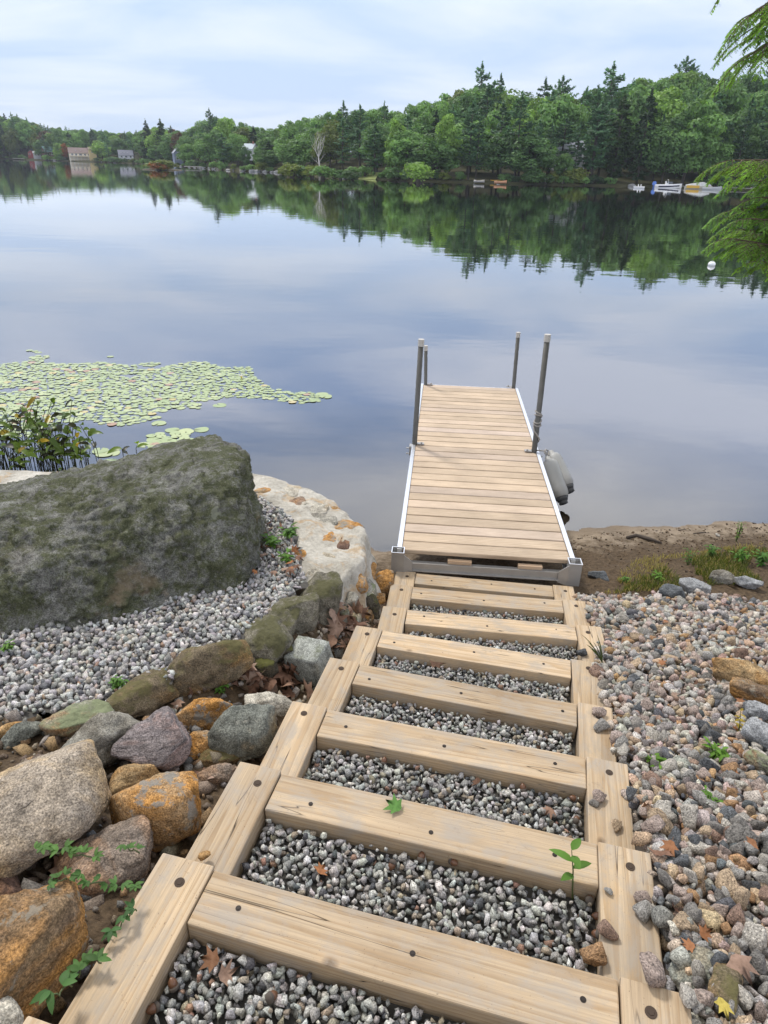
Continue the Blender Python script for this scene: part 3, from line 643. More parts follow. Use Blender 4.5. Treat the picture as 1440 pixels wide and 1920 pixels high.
b = MB(); b.box((0, -0.022, -0.108), (DW-0.2, 0.040, 0.058)); b.box((0, -0.03, -0.136), (DW-0.2, 0.06, 0.008)); b.build('front_beam', ALUD, dock, bevel=0.002)
b = MB(); b.box((-0.18, -0.012, -0.064), (0.17, 0.034, 0.026)); b.build('wood_shim', DECK, dock)
b = MB(); b.box((0.32, -0.012, -0.064), (0.17, 0.034, 0.026)); b.build('wood_shim', DECK, dock)
for s in (-1, 1):
    # corner bracket: hollow square socket and an angled gusset
    cx = s*(DW/2-0.012); b = MB(); t = 0.005; q = 0.044
    b.box((cx-q+t/2, -0.03, -0.075), (t, 2*q, 0.175)); b.box((cx+q-t/2, -0.03, -0.075), (t, 2*q, 0.175)); b.box((cx, -0.03-q+t/2, -0.075), (2*q-2*t, t, 0.175)); b.box((cx, -0.03+q-t/2, -0.075), (2*q-2*t, t, 0.175)); b.box((cx, -0.03, -0.03), (2*q-2*t, 2*q-2*t, 0.004))
    gx = cx-s*q
    Vg = [(gx, -0.076, 0.0), (gx, -0.076, -0.162), (gx-s*0.062, -0.056, -0.150), (gx-s*0.062, -0.056, -0.064)]
    b.add([(x, y, z) for x, y, z in Vg]+[(x, y+0.006, z) for x, y, z in Vg], [(0, 1, 2, 3), (7, 6, 5, 4), (0, 4, 5, 1), (1, 5, 6, 2), (2, 6, 7, 3), (3, 7, 4, 0)])
    br_ = b.build('corner_bracket', ALUD, dock)
    b = MB(); b.box((cx, -0.03-q+0.001, 0.0135), (2*q+0.004, 0.006, 0.005)); b.box((cx, -0.03+q-0.001, 0.0135), (2*q+0.004, 0.006, 0.005)); b.box((cx-q+0.001, -0.03, 0.0135), (0.006, 2*q-0.008, 0.005)); b.box((cx+q-0.001, -0.03, 0.0135), (0.006, 2*q-0.008, 0.005)); b.build('bracket_lip', ALU, br_)
# posts: pixel of the pipe at deck level and at its top give place and lean
def post(px0, px1, drop, rad, ytoward, capx):
    p0 = at(*px0, drop); d = ray(*px1); 
    # top lies at the same depth as the foot, straight up apart from the lean across the dock
    t = p0[1]/d[1]; p1 = d*t+np.array([0, 0, CAMZ]); v = p1-p0
    inv = DM.inverted(); a = inv @ Vector(p0-v/np.linalg.norm(v)*(p0[2]+1.2)); c_ = inv @ Vector(p1); e = inv @ Vector(p1-v/np.linalg.norm(v)*0.065); g = inv @ Vector(p0)
    b = MB(); b.tube([a, e], rad, 14); o = b.build('post', STEEL, dock, True)
    b = MB(); b.tube([e, c_], rad*1.13, 14); b.build('cap', CAP, o, False)
    s = -1 if g.x < 0 else 1
    b = MB(); b.box((g.x, g.y, -0.06), (2*rad+0.05, 2*rad+0.03, 0.10)); b.box((g.x-s*(rad+0.035), g.y, 0.0135), (0.07, 0.05, 0.006)); b.tube([(g.x-s*0.07, g.y-0.012, 0.012), (g.x-s*0.07, g.y-0.012, 0.032)], 0.009, 8)
    b.tube([(g.x+s*(rad+0.02), g.y-0.03, -0.03), (g.x+s*(rad+0.055), g.y-0.03, -0.03)], 0.007, 8); b.tube([(g.x+s*(rad+0.02), g.y-0.03, -0.09), (g.x+s*(rad+0.055), g.y-0.03, -0.09)], 0.007, 8)
    b.build('post_clamp', ALUD, dock)
    return p0, p1
post((777, 836), (790, 636), 2.545, 0.0255, 0, 0)
FP0, FP1 = post((1001, 851), (1027, 627), 2.545, 0.0265, 0, 0)
post((798, 721), (798.5, 648), 2.58, 0.0225, 0, 0)
post((963, 726), (972, 623), 2.58, 0.0245, 0, 0)
# fenders and rope
def fender_mat():
    m = MT('fender_vinyl'); v = m.coord(); sx = m.n.new('ShaderNodeSeparateXYZ'); m.l.new(v, sx.inputs[0])
    dirt = m.ramp(m.math('ADD', sx.outputs[2], m.math('MULTIPLY', m.noise(v, 9, 4), 0.10)), [(0.02, 1), (0.20, 0)])  # fender darkens downward, the reflection below put into its colour
    c = m.mix(m.noise(v, 6, 5), (0.27, 0.265, 0.245), (0.36, 0.355, 0.335)); c = m.mix(m.math('MULTIPLY', dirt, 0.7), c, (0.10, 0.075, 0.045)); m.set(color=c, rough=0.5); return m.m
FEND = fender_mat(); BLK = plain('reflection_dark', (0.05, 0.05, 0.05), 0.7); ROPE = plain('grey_rope', (0.30, 0.28, 0.255), 0.9, 0, 0.3, 200)
def fender(base, top, r, lab):
    base, top = Vector(base), Vector(top); ln = (top-base).length
    prof = [(0.0, 0.025), (0.01, 0.035), (0.03, 0.04), (0.05, r*0.75), (0.085, r*0.96), (0.12, r), (ln-0.12, r), (ln-0.085, r*0.96), (ln-0.05, r*0.72), (ln-0.035, 0.03), (ln-0.01, 0.027), (ln, 0.02)]
    root = empty('boat_fender', base, label=lab, cat='fender', group='fenders hanging from the dock post')
    root.rotation_euler = (top-base).to_track_quat('Z', 'Y').to_euler()
    b = MB(); b.tube([(0, 0, z) for z, _ in prof], [q for _, q in prof], 24); b.build('fender_body', FEND, root, True)
    b = MB(); b.tube([(0, 0, -0.012), (0, 0, 0.018)], 0.042, 16); b.tube([(0, 0, 0.02), (0, 0, 0.055)], [r*0.62, r*0.80], 20); b.build('painted_reflection', BLK, root, True)  # dark end pieces added to stand for the reflection beneath
    return root
tpt = FP0+np.array([0.10, -0.02, 0.02])
f0b = at(1034, 942, 2.88)+np.array([0.115, 0, 0.0])
fender(f0b, tpt+np.array([0.02, -0.04, -0.02]), 0.082, 'grey white boat fender hanging nearer the dock, bottom toned dark as its reflection')
fender(at(1040, 930, 2.80)+np.array([0.175, 0.12, 0.0]), tpt+np.array([0.07, 0.06, 0.0]), 0.075, 'grey white boat fender hanging behind the other one')
ud = (FP1-FP0)/np.linalg.norm(FP1-FP0); pts = []
for k in range(36):
    a = k*0.75; hgt = 0.40+0.05*math.sin(k*0.35)-0.0016*k; pts.append(FP0+ud*hgt+np.array([math.cos(a), math.sin(a), 0])*0.034)
for k in range(26):
    a = 27+k*0.27; hgt = 0.345-k*0.0125; pts.append(FP0+ud*hgt+np.array([math.cos(a), math.sin(a), 0])*(0.034+0.004*math.sin(k)))
pts += [tpt+np.array([0.0, -0.02, 0.03]), tpt+np.array([0.02, -0.045, 0.0]), tpt+np.array([0.035, -0.02, -0.015]), tpt+np.array([0.04, 0.03, 0.015]), tpt+np.array([0.01, 0.02, 0.03]), tpt+np.array([-0.01, -0.03, 0.02]), tpt+np.array([0.02, -0.05, -0.03])]
b = MB(); b.tube(pts, 0.0075, 7); b.build('rope', ROPE, None, True, label='grey rope wound round the front right dock post holding two fenders', cat='rope')

# ------------------------------------------------------------------ rocks
RM = {
 'tan': rock_mat('tan_granite', (0.43, 0.355, 0.265), (0.31, 0.265, 0.215), stain=(0.44, 0.31, 0.16), stain_amt=0.45, bump=0.9),
 'rust': rock_mat('rusty_rock', (0.27, 0.185, 0.10), (0.12, 0.082, 0.06), stain=(0.42, 0.215, 0.065), stain_amt=0.62, layer=(1, 1, 2.6), lichen=(0.27, 0.235, 0.18), lichen_amt=0.56, bump=0.9),
 'rustpale': rock_mat('ochre_rock', (0.37, 0.28, 0.17), (0.25, 0.185, 0.12), stain=(0.42, 0.21, 0.06), stain_amt=0.6, lichen=(0.25, 0.24, 0.215), lichen_amt=0.54, bump=0.8),
 'ochre': rock_mat('yellow_ochre_rock', (0.38, 0.265, 0.135), (0.25, 0.175, 0.10), stain=(0.40, 0.205, 0.06), stain_amt=0.5, bump=0.6),
 'brown': rock_mat('brown_gneiss', (0.27, 0.215, 0.17), (0.19, 0.16, 0.135), stain=(0.33, 0.19, 0.10), stain_amt=0.5, layer=(1, 1, 2.5), bump=0.9),
 'grey': rock_mat('grey_granite_rock', (0.33, 0.31, 0.26), (0.22, 0.21, 0.18), stain=(0.13, 0.115, 0.09), stain_amt=0.4, lichen=(0.42, 0.40, 0.34), lichen_amt=0.6, bump=0.8),
 'slate': rock_mat('purple_slate', (0.27, 0.235, 0.225), (0.19, 0.165, 0.165), stain=(0.33, 0.23, 0.20), stain_amt=0.35, layer=(1, 1, 7), bump=0.9),
 'lichen': rock_mat('lichen_rock', (0.30, 0.29, 0.23), (0.19, 0.18, 0.14), moss=(0.22, 0.245, 0.14), moss_amt=0.45, stain=(0.30, 0.16, 0.06), stain_amt=0.35, bump=0.7),
 'moss': rock_mat('mossy_rock', (0.23, 0.21, 0.165), (0.12, 0.11, 0.085), moss=(0.105, 0.10, 0.05), moss_amt=0.42, lichen=(0.33, 0.34, 0.27), lichen_amt=0.60, bump=0.8),
 'mossbrown': rock_mat('brown_mossy_rock', (0.21, 0.165, 0.105), (0.10, 0.08, 0.055), moss=(0.13, 0.115, 0.05), moss_amt=0.36, stain=(0.27, 0.16, 0.06), stain_amt=0.4, bump=0.8),
 'green': rock_mat('green_grey_rock', (0.20, 0.205, 0.175), (0.13, 0.135, 0.115), stain=(0.33, 0.26, 0.16), stain_amt=0.25, lichen=(0.36, 0.35, 0.29), lichen_amt=0.62, bump=0.6),
 'pale': rock_mat('pale_rock', (0.47, 0.44, 0.37), (0.36, 0.33, 0.27), stain=(0.33, 0.24, 0.13), stain_amt=0.3, bump=0.6),
 'block': rock_mat('cut_granite', (0.30, 0.31, 0.28), (0.25, 0.26, 0.235), moss=(0.10, 0.11, 0.06), moss_amt=0.1, bump=0.5),
 'dark': rock_mat('dark_rock', (0.10, 0.085, 0.06), (0.055, 0.048, 0.036), moss=(0.10, 0.10, 0.03), moss_amt=0.45, bump=0.8),  # darker rock tone with patches of moss
 'maroon': rock_mat('maroon_rock', (0.17, 0.105, 0.075), (0.10, 0.065, 0.055), stain=(0.25, 0.13, 0.06), stain_amt=0.4, layer=(1, 1, 4), bump=0.8),
 'bluegrey': rock_mat('blue_grey_rock', (0.32, 0.325, 0.325), (0.22, 0.225, 0.23), stain=(0.33, 0.28, 0.22), stain_amt=0.25, bump=0.5),
 'charcoal': rock_mat('charcoal_rock', (0.13, 0.14, 0.145), (0.085, 0.09, 0.095), bump=0.5),
}
def rock(box, mat, lab, hr=0.6, seed=0, p=11, npl=14, lo=0.74, yaw=0.0, base=None, rough=0.085, sub=5, sink=0.12, extra=(), dmax=1.7, dmin=0.45, name='rock', cat='rock', group=None, lift=0.0):
    x0, y0, x1, y1 = box; cx = (x0+x1)/2
    pb = hit(cx, y1) if base is None else at(cx, y1, base)
    zc = to_px(pb)[2]; Wd = (x1-x0)*zc/FPX; H = hr*Wd
    th = math.atan2(CAMZ-pb[2], math.hypot(pb[0], pb[1])); vis = (y1-y0)*zc/FPX/max(0.5, math.cos(th-PITCH))
    D_ = min(max((vis-H*math.cos(th))/math.sin(th), dmin*Wd), dmax*Wd)
    hd = np.array([pb[0], pb[1]])/math.hypot(pb[0], pb[1])
    c = np.array([pb[0]+hd[0]*D_*0.46, pb[1]+hd[1]*D_*0.46, pb[2]+H*(0.5-sink)+lift])
    V, F = rock_shape(seed+300, p*1.7, npl+3, sub, lo-0.05, extra)
    dims = np.array([Wd/2, D_/2, H*0.5*(1+sink)])
    V = V*dims; sz = float(dims.mean())
    nn = V/np.linalg.norm(V, axis=1)[:, None]
    dsp = fbm(V/sz*1.3+seed, 3, seed)*rough+fbm(V/sz*4.5+seed, 4, seed+5)*rough*0.35+np.abs(fbm(V/sz*8+seed, 4, seed+9))*rough*0.42-np.abs(fbm(V/sz*np.array([1.5, 2.2, 4])+seed, 2, seed+11))*rough*0.5
    V = V+nn*(dsp*sz)[:, None]
    ya = math.atan2(-hd[0], hd[1])
    return link(name, npmesh(name, V, F, True), RM[mat], None, c, (0, 0, ya+yaw), label=lab, cat=cat, group=group)
rock((-75, 1378, 236, 1640), 'tan', 'large flat tan granite boulder at the left edge beside the rusty rocks', 0.50, 1, p=9, lo=0.85, base=1.74, sub=6, rough=0.045)
rock((-75, 1662, 208, 1905), 'rust', 'big orange brown layered boulder beside the nearest left beam', 0.62, 2, p=12, lo=0.8, base=1.60, sub=6, rough=0.06)
rock((126, 1550, 306, 1680), 'brown', 'flat grey brown rock between the round rusty rock and the big orange boulder', 0.42, 3, p=9, lo=0.85, sub=5)
rock((226, 1446, 394, 1598), 'rustpale', 'round orange stained rock touching the left step beam', 0.78, 4, p=8, lo=0.84, sub=6, rough=0.05)
rock((211, 1424, 308, 1492), 'ochre', 'small yellow ochre rock wedged above the round rusty rock', 0.5, 5, p=8, lo=0.85)
rock((112, 1323, 280, 1446), 'grey', 'pale grey cracked rock leaning behind the tan boulder', 0.62, 6, p=16, lo=0.78, yaw=0.4, sub=5)
rock((240, 1302, 376, 1462), 'slate', 'purple grey layered slab tilted between the grey rocks', 0.72, 7, p=18, lo=0.72, yaw=-0.4, sub=5)
rock((92, 1316, 222, 1390), 'lichen', 'pale green lichen covered edging rock behind the cracked grey rock', 0.42, 8, p=10, lo=0.8)
rock((-6, 1350, 48, 1384), 'ochre', 'small orange rock on the gravel at the left edge', 0.5, 9, p=8)
rock((8, 1352, 88, 1396), 'green', 'dark green grey rock behind the tan boulder', 0.45, 10, p=12)
rock((205, 1256, 362, 1342), 'mossbrown', 'long brown mossy edging rock lying along the gravel bed', 0.40, 11, p=14, yaw=0.5, sub=5)
rock((318, 1192, 480, 1302), 'mossbrown', 'mossy brown edging boulder right of the long low one', 0.62, 12, p=9, lo=0.82, sub=5)
rock((440, 1130, 552, 1262), 'moss', 'grey edging rock with pale lichen patches below the wall', 0.66, 13, p=11, lo=0.8, yaw=0.3, sub=5)
rock((500, 1112, 566, 1206), 'moss', 'narrow grey green edging stone tucked behind the square mossy one', 0.8, 60, p=16)
rock((462, 1212, 524, 1280), 'dark', 'dark low stone in the shade under the lichen patched edging rock', 0.7, 61, p=14)
rock((490, 1188, 556, 1250), 'dark', 'dark mossy rock in shade behind the cut granite block', 0.7, 14, p=10)
rock((398, 1306, 530, 1436), 'green', 'dark green grey rounded rock beside the left step beam', 0.74, 15, p=10, lo=0.82, sub=5, yaw=0.2)
rock((462, 1290, 556, 1352), 'pale', 'cream white rock behind the green grey rounded rock', 0.5, 16, p=9)
rock((358, 1364, 428, 1428), 'rustpale', 'small square tan rock left of the green grey rounded rock', 0.7, 17, p=16, lo=0.8)
rock((326, 1312, 442, 1372), 'rustpale', 'orange stained rock under dry leaves above the purple slab', 0.5, 18, p=12)
rock((362, 1428, 452, 1480), 'brown', 'low brown rock against the second left beam', 0.4, 19, p=12)
rock((376, 1404, 456, 1446), 'mossbrown', 'low dull brown stone just below the green grey rock', 0.4, 20, p=12)
rock((-50, 1616, 54, 1730), 'maroon', 'dark reddish rock at the left edge above the orange boulder', 0.7, 21, p=13, sub=5)
rock((20, 1668, 82, 1716), 'maroon', 'small reddish brown rock between the dark red rock and the orange boulder', 0.5, 22, p=10)
rock((-40, 1868, 52, 1960), 'pale', 'whitish rock in the bottom left corner', 0.6, 23, p=9, base=1.52)
rock((372, 1596, 397, 1616), 'ochre', 'tiny yellow stone sitting on the second left beam', 0.6, 24, p=9, base=1.70, sink=0.0, sub=3)
rock((1323, 1236, 1452, 1296), 'ochre', 'large orange rock in the river stones by the right edge', 0.42, 30, p=10, lo=0.8, sub=5)
rock((1362, 1280, 1448, 1326), 'rust', 'orange brown rock just below the large orange one', 0.5, 31, p=11, lo=0.8, sub=5)
rock((1386, 1344, 1470, 1414), 'bluegrey', 'large smooth light grey rock at the right edge', 0.7, 32, p=10, sub=5)
rock((1388, 1314, 1452, 1352), 'bluegrey', 'grey angular rock below the orange rocks at the right edge', 0.5, 33, p=16)
rock((1392, 1408, 1470, 1456), 'lichen', 'mottled grey rock lowest of the big ones at the right edge', 0.5, 34, p=10)
rock((1234, 1098, 1282, 1126), 'charcoal', 'dark grey rock at the beach edge of the stone heap', 0.55, 35, p=14)
rock((1268, 1084, 1326, 1116), 'bluegrey', 'flat light grey rock at the beach edge beside a dark one', 0.5, 36, p=18)
rock((1328, 1064, 1368, 1098), 'grey', 'blocky tan grey stone standing at the edge of the grass', 0.75, 37, p=20, lo=0.85)
rock((1372, 1078, 1424, 1104), 'bluegrey', 'low pale grey rock right of the blocky stone', 0.4, 38, p=14)
rock((1100, 1070, 1140, 1088), 'charcoal', 'grey flat rock on the dirt near the right dock corner', 0.4, 39, p=10)
rock((1242, 1783, 1332, 1876), 'green', 'mossy grey rock at the bottom right near the last beam', 0.6, 40, p=14, sub=5)
rock((1312, 1788, 1372, 1890), 'mossbrown', 'brown weathered rock beside the mossy grey one at bottom right', 0.5, 41, p=14, sub=5)
# cut granite block
gb = hit(583, 1287); gz = 0.0
V, F = rock_shape(77, 34, 0, 5, 1.0); V = V*np.array([0.088, 0.078, 0.10])*np.where(V[:, 2:3] > 0, 1.0, 1.03)
V = V+V/np.linalg.norm(V, axis=1)[:, None]*(fbm(V*22, 4, 2)*0.0035)[:, None]
link('granite_block', npmesh('granite_block', V, F, True), RM['block'], None, gb+np.array([-0.01, 0.075, 0.075]), (R(6), R(-7), R(-22)), label='square cut grey granite block standing beside the steps', cat='block')
# the large mossy boulder
m = MT('boulder_moss'); v = m.coord(); geo = m.n.new('ShaderNodeNewGeometry')
a = m.noise(v, 5.5, 8, 0.74, 0.3); b2 = m.noise(v, 24, 7, 0.78); f = m.noise(v, 150, 4, 0.75); g2 = m.noise(v, 9, 6, 0.7, 0.3)
stone = m.mix(m.ramp(g2, [(0.35, 0), (0.65, 1)]), (0.12, 0.118, 0.105), (0.37, 0.365, 0.33)); stone = m.mix(1.0, stone, m.ramp(f, [(0.35, 0.4), (0.52, 1), (0.68, 1.7)]), 'MULTIPLY')
mossc = m.mix(b2, (0.050, 0.057, 0.026), (0.175, 0.185, 0.095)); mossc = m.mix(1.0, mossc, m.ramp(f, [(0.34, 0.45), (0.6, 1.25)]), 'MULTIPLY')
c = m.mix(m.ramp(m.math('ADD', a, m.math('MULTIPLY', b2, 0.62)), [(0.72, 0), (0.86, 0.94)]), stone, mossc); pit = m.ramp(m.noise(v, 38, 4, 0.8), [(0.30, 0.8), (0.40, 0)]); c = m.mix(pit, c, (0.02, 0.02, 0.013)); spk = m.ramp(m.noise(v, 62, 5, 0.8), [(0.56, 0), (0.66, 0.8)]); c = m.mix(spk, c, (0.30, 0.31, 0.245))
lich = m.ramp(m.noise(v, 13, 6, 0.72, 0.5), [(0.60, 0), (0.645, 0.8)]); c = m.mix(lich, c, m.mix(b2, (0.19, 0.20, 0.145), (0.36, 0.37, 0.29)))
sx = m.n.new('ShaderNodeSeparateXYZ'); m.l.new(v, sx.inputs[0])
rst = m.math('MULTIPLY', m.ramp(sx.outputs[2], [(0.0, 1), (0.35, 0)]), m.ramp(m.noise(v, 4.5, 5, 0.6), [(0.58, 0), (0.66, 0.8)]))
rst.node.inputs[0].links[0].from_node.color_ramp.elements[0].position = 0.02
c = m.mix(rst, c, m.mix(b2, (0.22, 0.15, 0.085), (0.42, 0.33, 0.24)))
m.bump(m.math('ADD', m.math('MULTIPLY', b2, 1.0), m.math('MULTIPLY', f, 0.55)), 1.0, 0.028); m.set(color=c, rough=0.95, spec=0.15)
def boulder():
    D, F = ico(7)
    # planes in boulder axes: x along its length (right end far), y to the back, z up
    PL = [((0.05, -1, 0.42), 0.62), ((0.0, -0.75, 1), 0.62), ((-0.13, 0.1, 1), 0.475), ((0, 1, 0.25), 0.62), ((1, -0.30, 0.12), 0.93), ((0.8, -0.9, 0.1), 0.95), ((0.9, 0.6, 0.3), 1.0), ((1, -0.2, 0.75), 1.22),
          ((-1, -0.2, 0.5), 1.0), ((-1, 0.5, 0.2), 1.05), ((-0.7, -0.9, 0.3), 0.95), ((0, 0, -1), 0.35), ((0.75, -0.55, -0.75), 0.72), ((-0.45, -0.4, 1), 0.60), ((0.35, -0.8, 0.9), 0.80)]
    n = np.array([q[0] for q in PL], float); n /= np.linalg.norm(n, axis=1)[:, None]; h = np.array([q[1] for q in PL])
    q = np.maximum(D@n.T/h, 1e-4); r = (q**24).sum(1)**(-1/24.); V = D*r[:, None]
    nn = D
    d = fbm(V*1.6+3, 3, 21)*0.040+fbm(V*5+1, 4, 22)*0.020+np.abs(fbm(V*12, 4, 23))*0.030+fbm(V*34, 3, 24)*0.011
    t = V@np.array([0.35, -0.55, 0.76])*6.0+fbm(V*1.8+2, 3, 41)*1.1; sw = t-np.floor(t); d = d+0.026*(sw**1.6)*np.clip(fbm(V*1.5+6, 2, 44)+0.55, 0, 1)
    t = V@np.array([0.8, 0.5, 0.33])*4.0+fbm(V*2.1+5, 3, 42)*1.0; sw = t-np.floor(t); d = d+0.018*(sw**2)*np.clip(fbm(V*1.3+1, 2, 45)+0.4, 0, 1)
    rid = np.abs(fbm(V*np.array([1.2, 3, 2.2])+9, 3, 31)); d = d-0.014*np.exp(-(rid/0.05)**2)
    return (V+nn*d[:, None])*np.array([0.93, 1.0, 0.80]), F
V, F = boulder()
link('boulder', npmesh('boulder', V, F, True), m.m, None, (-1.60, 3.34, 0.935), (0, 0, R(24)), label='huge dark green mossy boulder sitting on the gravel bed', cat='boulder')

# ------------------------------------------------------------------ mortared stone wall
m = MT('lime_mortar'); v = m.coord(); a = m.noise(v, 5, 6, 0.65); f = m.noise(v, 45, 5, 0.7); g = m.noise(v, 2.2, 4, 0.6)
c = m.mix(m.ramp(a, [(0.35, 0), (0.65, 1)]), (0.34, 0.315, 0.265), (0.56, 0.53, 0.465)); c = m.mix(m.ramp(m.noise(v, 11, 6, 0.7, 0.4), [(0.56, 0), (0.68, 0.6)]), c, (0.22, 0.20, 0.16))
c = m.mix(m.ramp(m.noise(v, 6, 5, 0.65, 0.6), [(0.53, 0), (0.63, 0.8)]), c, m.mix(m.noise(v, 20, 4), (0.42, 0.26, 0.11), (0.40, 0.33, 0.24)))
c = m.mix(1.0, c, m.ramp(f, [(0.3, 0.75), (0.6, 1.08)]), 'MULTIPLY')
m.bump(m.math('ADD', m.math('MULTIPLY', a, 1.5), m.math('MULTIPLY', f, 0.7)), 0.7, 0.02); m.set(color=c, rough=0.92, spec=0.2); MORTAR = m.m
PATH = np.array([(-4.8, 4.22), (-3.6, 4.30), (-2.6, 4.40), (-1.7, 4.52), (-1.05, 4.50), (-0.72, 4.33), (-0.47, 4.05), (-0.34, 3.76), (-0.36, 3.45), (-0.41, 3.15), (-0.44, 2.98)])
tt = np.linspace(0, len(PATH)-1, 120); path = np.stack([np.interp(tt, np.arange(len(PATH)), PATH[:, k]) for k in (0, 1)], 1)
for _ in range(12): path[1:-1] = (path[:-2]+2*path[1:-1]+path[2:])/4
prof = []   # across: +1 outer (lake) side .. inner
ZT = 0.825
sec = [(0.30, -0.75), (0.275, -0.3), (0.265, 0.0), (0.25, 0.2), (0.235, 0.4), (0.225, 0.55), (0.22, 0.66), (0.217, 0.74), (0.21, 0.80), (0.19, 0.823), (0.13, 0.828), (0.03, 0.83), (-0.05, 0.83), (-0.12, 0.828), (-0.18, 0.824), (-0.20, 0.80), (-0.205, 0.74), (-0.215, 0.6), (-0.22, 0.3)]
s2 = []
for (a, b), (c_, d) in zip(sec[:-1], sec[1:]):
    for k in range(3): s2.append((a+(c_-a)*k/3, b+(d-b)*k/3))
s2.append(sec[-1]); s2 = np.array(s2); s2[:, 0] = np.where(s2[:, 0] > 0, s2[:, 0]*1.28, s2[:, 0])
tg = np.gradient(path, axis=0); tg /= np.linalg.norm(tg, axis=1)[:, None]; nrm = np.stack([-tg[:, 1], tg[:, 0]], 1)
V = []
npth = len(path)
for i in range(npth):
    e = 1.0; endk = max(0, i-(npth-10))/9.0
    kn_ = min(1.0, max(0.0, (i-82)/22.0)); wsc = 1.0-0.42*kn_; flare = 1.0+(0.10+1.25*kn_)*np.clip((0.78-s2[:, 1])/0.6, 0, 1)*(s2[:, 0] > 0)
    low = 0.10*endk**2
    for j, (a, z) in enumerate(s2):
        V.append((path[i, 0]+nrm[i, 0]*a*wsc*flare[j], path[i, 1]+nrm[i, 1]*a*wsc*flare[j], z-low*(z > 0.3)))
V = np.array(V); ns = len(s2)
i = (np.arange(npth-1)[:, None]*ns+np.arange(ns-1)[None]).ravel()
Fq = [tuple(int(q) for q in r) for r in np.stack([i, i+1, i+ns+1, i+ns], 1)]+[tuple(range(ns-1, -1, -1)), tuple((npth-1)*ns+k for k in range(ns))]
dd = np.stack([fbm(V*3.0, 4, 51), fbm(V*3.0, 4, 52), fbm(V*3.4, 4, 53)*0.5], 1)*0.028+np.stack([fbm(V*9, 3, 54), fbm(V*9, 3, 55), fbm(V*9, 3, 56)*0.8], 1)*0.014
wall = empty('stone_wall', (-0.5, 4.05, 0), label='curved mortared stone wall with a pale cement top around the gravel bed', cat='wall')
OFF = np.array([0.5, -4.05, 0])
link('wall_mortar', npmesh('wall_mortar', V+dd+OFF, Fq, True), MORTAR, wall)
def wall_stone(p, dims, mat, seed, rot=(0, 0, 0), rough=0.14):
    V, F = rock_shape(seed+700, 9, 9, 4, 0.75); V = V*np.array(dims); V = V+V/np.linalg.norm(V, axis=1)[:, None]*(fbm(V*18+seed, 4, seed)*float(np.mean(dims))*rough)[:, None]
    return link('wall_stone', npmesh('wall_stone', V, F, True), RM[mat], wall, np.array(p)+OFF, rot)
rg = np.random.default_rng(9)
for k, (px, py, sx_, sy_, mt) in enumerate([(505, 893, .055, .05, 'brown'), (496, 927, .05, .035, 'rustpale'), (600, 975, .08, .06, 'grey'), (560, 945, .05, .05, 'brown'), (590, 1075, .05, .04, 'pale'), (566, 1048, .06, .04, 'rustpale'), (618, 1012, .05, .05, 'rustpale'), (647, 985, .07, .07, 'rustpale'), (628, 950, .03, .02, 'rustpale'), (585, 955, .08, .05, 'pale'), (645, 1018, .03, .05, 'maroon'), (612, 1040, .05, .02, 'pale'), (540, 920, .09, .06, 'pale')]):
    p = at(px, py, CAMZ-ZT+0.012); VV = V+dd; p[2] = VV[np.argmin(np.hypot(VV[:, 0]-p[0], VV[:, 1]-p[1])-0.05*VV[:, 2]), 2]-0.012; wall_stone(p-np.array([0, 0, 0.006]), (sx_*1.35, sy_*1.6, 0.026), mt, k, (0, 0, rg.uniform(-1, 1)))
def face(i, z, out=0.0):  # a point on the wall's outer face
    a = np.interp(z, s2[::-1, 1] if s2[0, 1] > s2[-1, 1] else s2[:26, 1], s2[:26, 0]); kn_ = min(1.0, max(0.0, (i-82)/22.0)); fl_ = (1.0-0.42*kn_)*(1.0+(0.10+1.25*kn_)*np.clip((0.78-z)/0.6, 0, 1))
    return np.array([path[i, 0]+nrm[i, 0]*(a*fl_+out), path[i, 1]+nrm[i, 1]*(a*fl_+out), z])
for k, (i, z, w_, h_, mt) in enumerate([(114, 0.66, .10, .11, 'moss'), (109, 0.58, .12, .12, 'green'), (104, 0.62, .09, .10, 'grey'), (112, 0.62, .08, .09, 'moss'), (108, 0.70, .05, .05, 'rustpale'), (106, 0.50, .10, .11, 'moss'), (101, 0.66, .07, .07, 'grey'), (99, 0.52, .06, .07, 'rust'), (96, 0.70, .06, .05, 'rustpale'), (103, 0.38, .09, .09, 'brown'), (97, 0.36, .08, .07, 'rust'), (93, 0.56, .07, .08, 'lichen'), (110, 0.40, .08, .07, 'mossbrown'), (115, 0.52, .07, .08, 'grey'), (91, 0.60, .07, .05, 'grey'), (89, 0.40, .08, .07, 'brown'), (86, 0.62, .06, .05, 'rustpale'), (84, 0.28, .10, .08, 'rust'), (80, 0.52, .09, .07, 'grey'), (76, 0.3, .1, .08, 'brown'), (72, 0.55, .09, .06, 'pale'), (117, 0.42, .08, .06, 'pale')]):
    p = face(i, z, 0.0); VV = V+dd; p = VV[np.argmin(((VV-p)**2).sum(1))]-np.array([nrm[i, 0], nrm[i, 1], 0])*0.010; ang = math.atan2(nrm[i, 1], nrm[i, 0]); wall_stone(p, (0.045, w_*1.1, h_*0.9), mt, k+40, (0, 0, ang))
rock((520, 1102, 602, 1192), 'moss', 'square mossy edging stone at the near end of the wall', 0.85, 50, p=20, lo=0.85, sub=5, yaw=0.15)
rock((556, 1056, 644, 1176), 'moss', 'taller lichen covered stone capped with mortar at the wall end', 0.95, 51, p=14, lo=0.8, sub=5, base=2.22, yaw=0.2)
rock((664, 1108, 712, 1160), 'dark', 'dark overhung stone at the foot of the wall among dead leaves', 0.9, 52, p=10, base=2.46)
rock((690, 1060, 738, 1134), 'rust', 'bright rusty orange stone at the wall foot beside the dock corner', 1.2, 53, p=10, base=2.60)
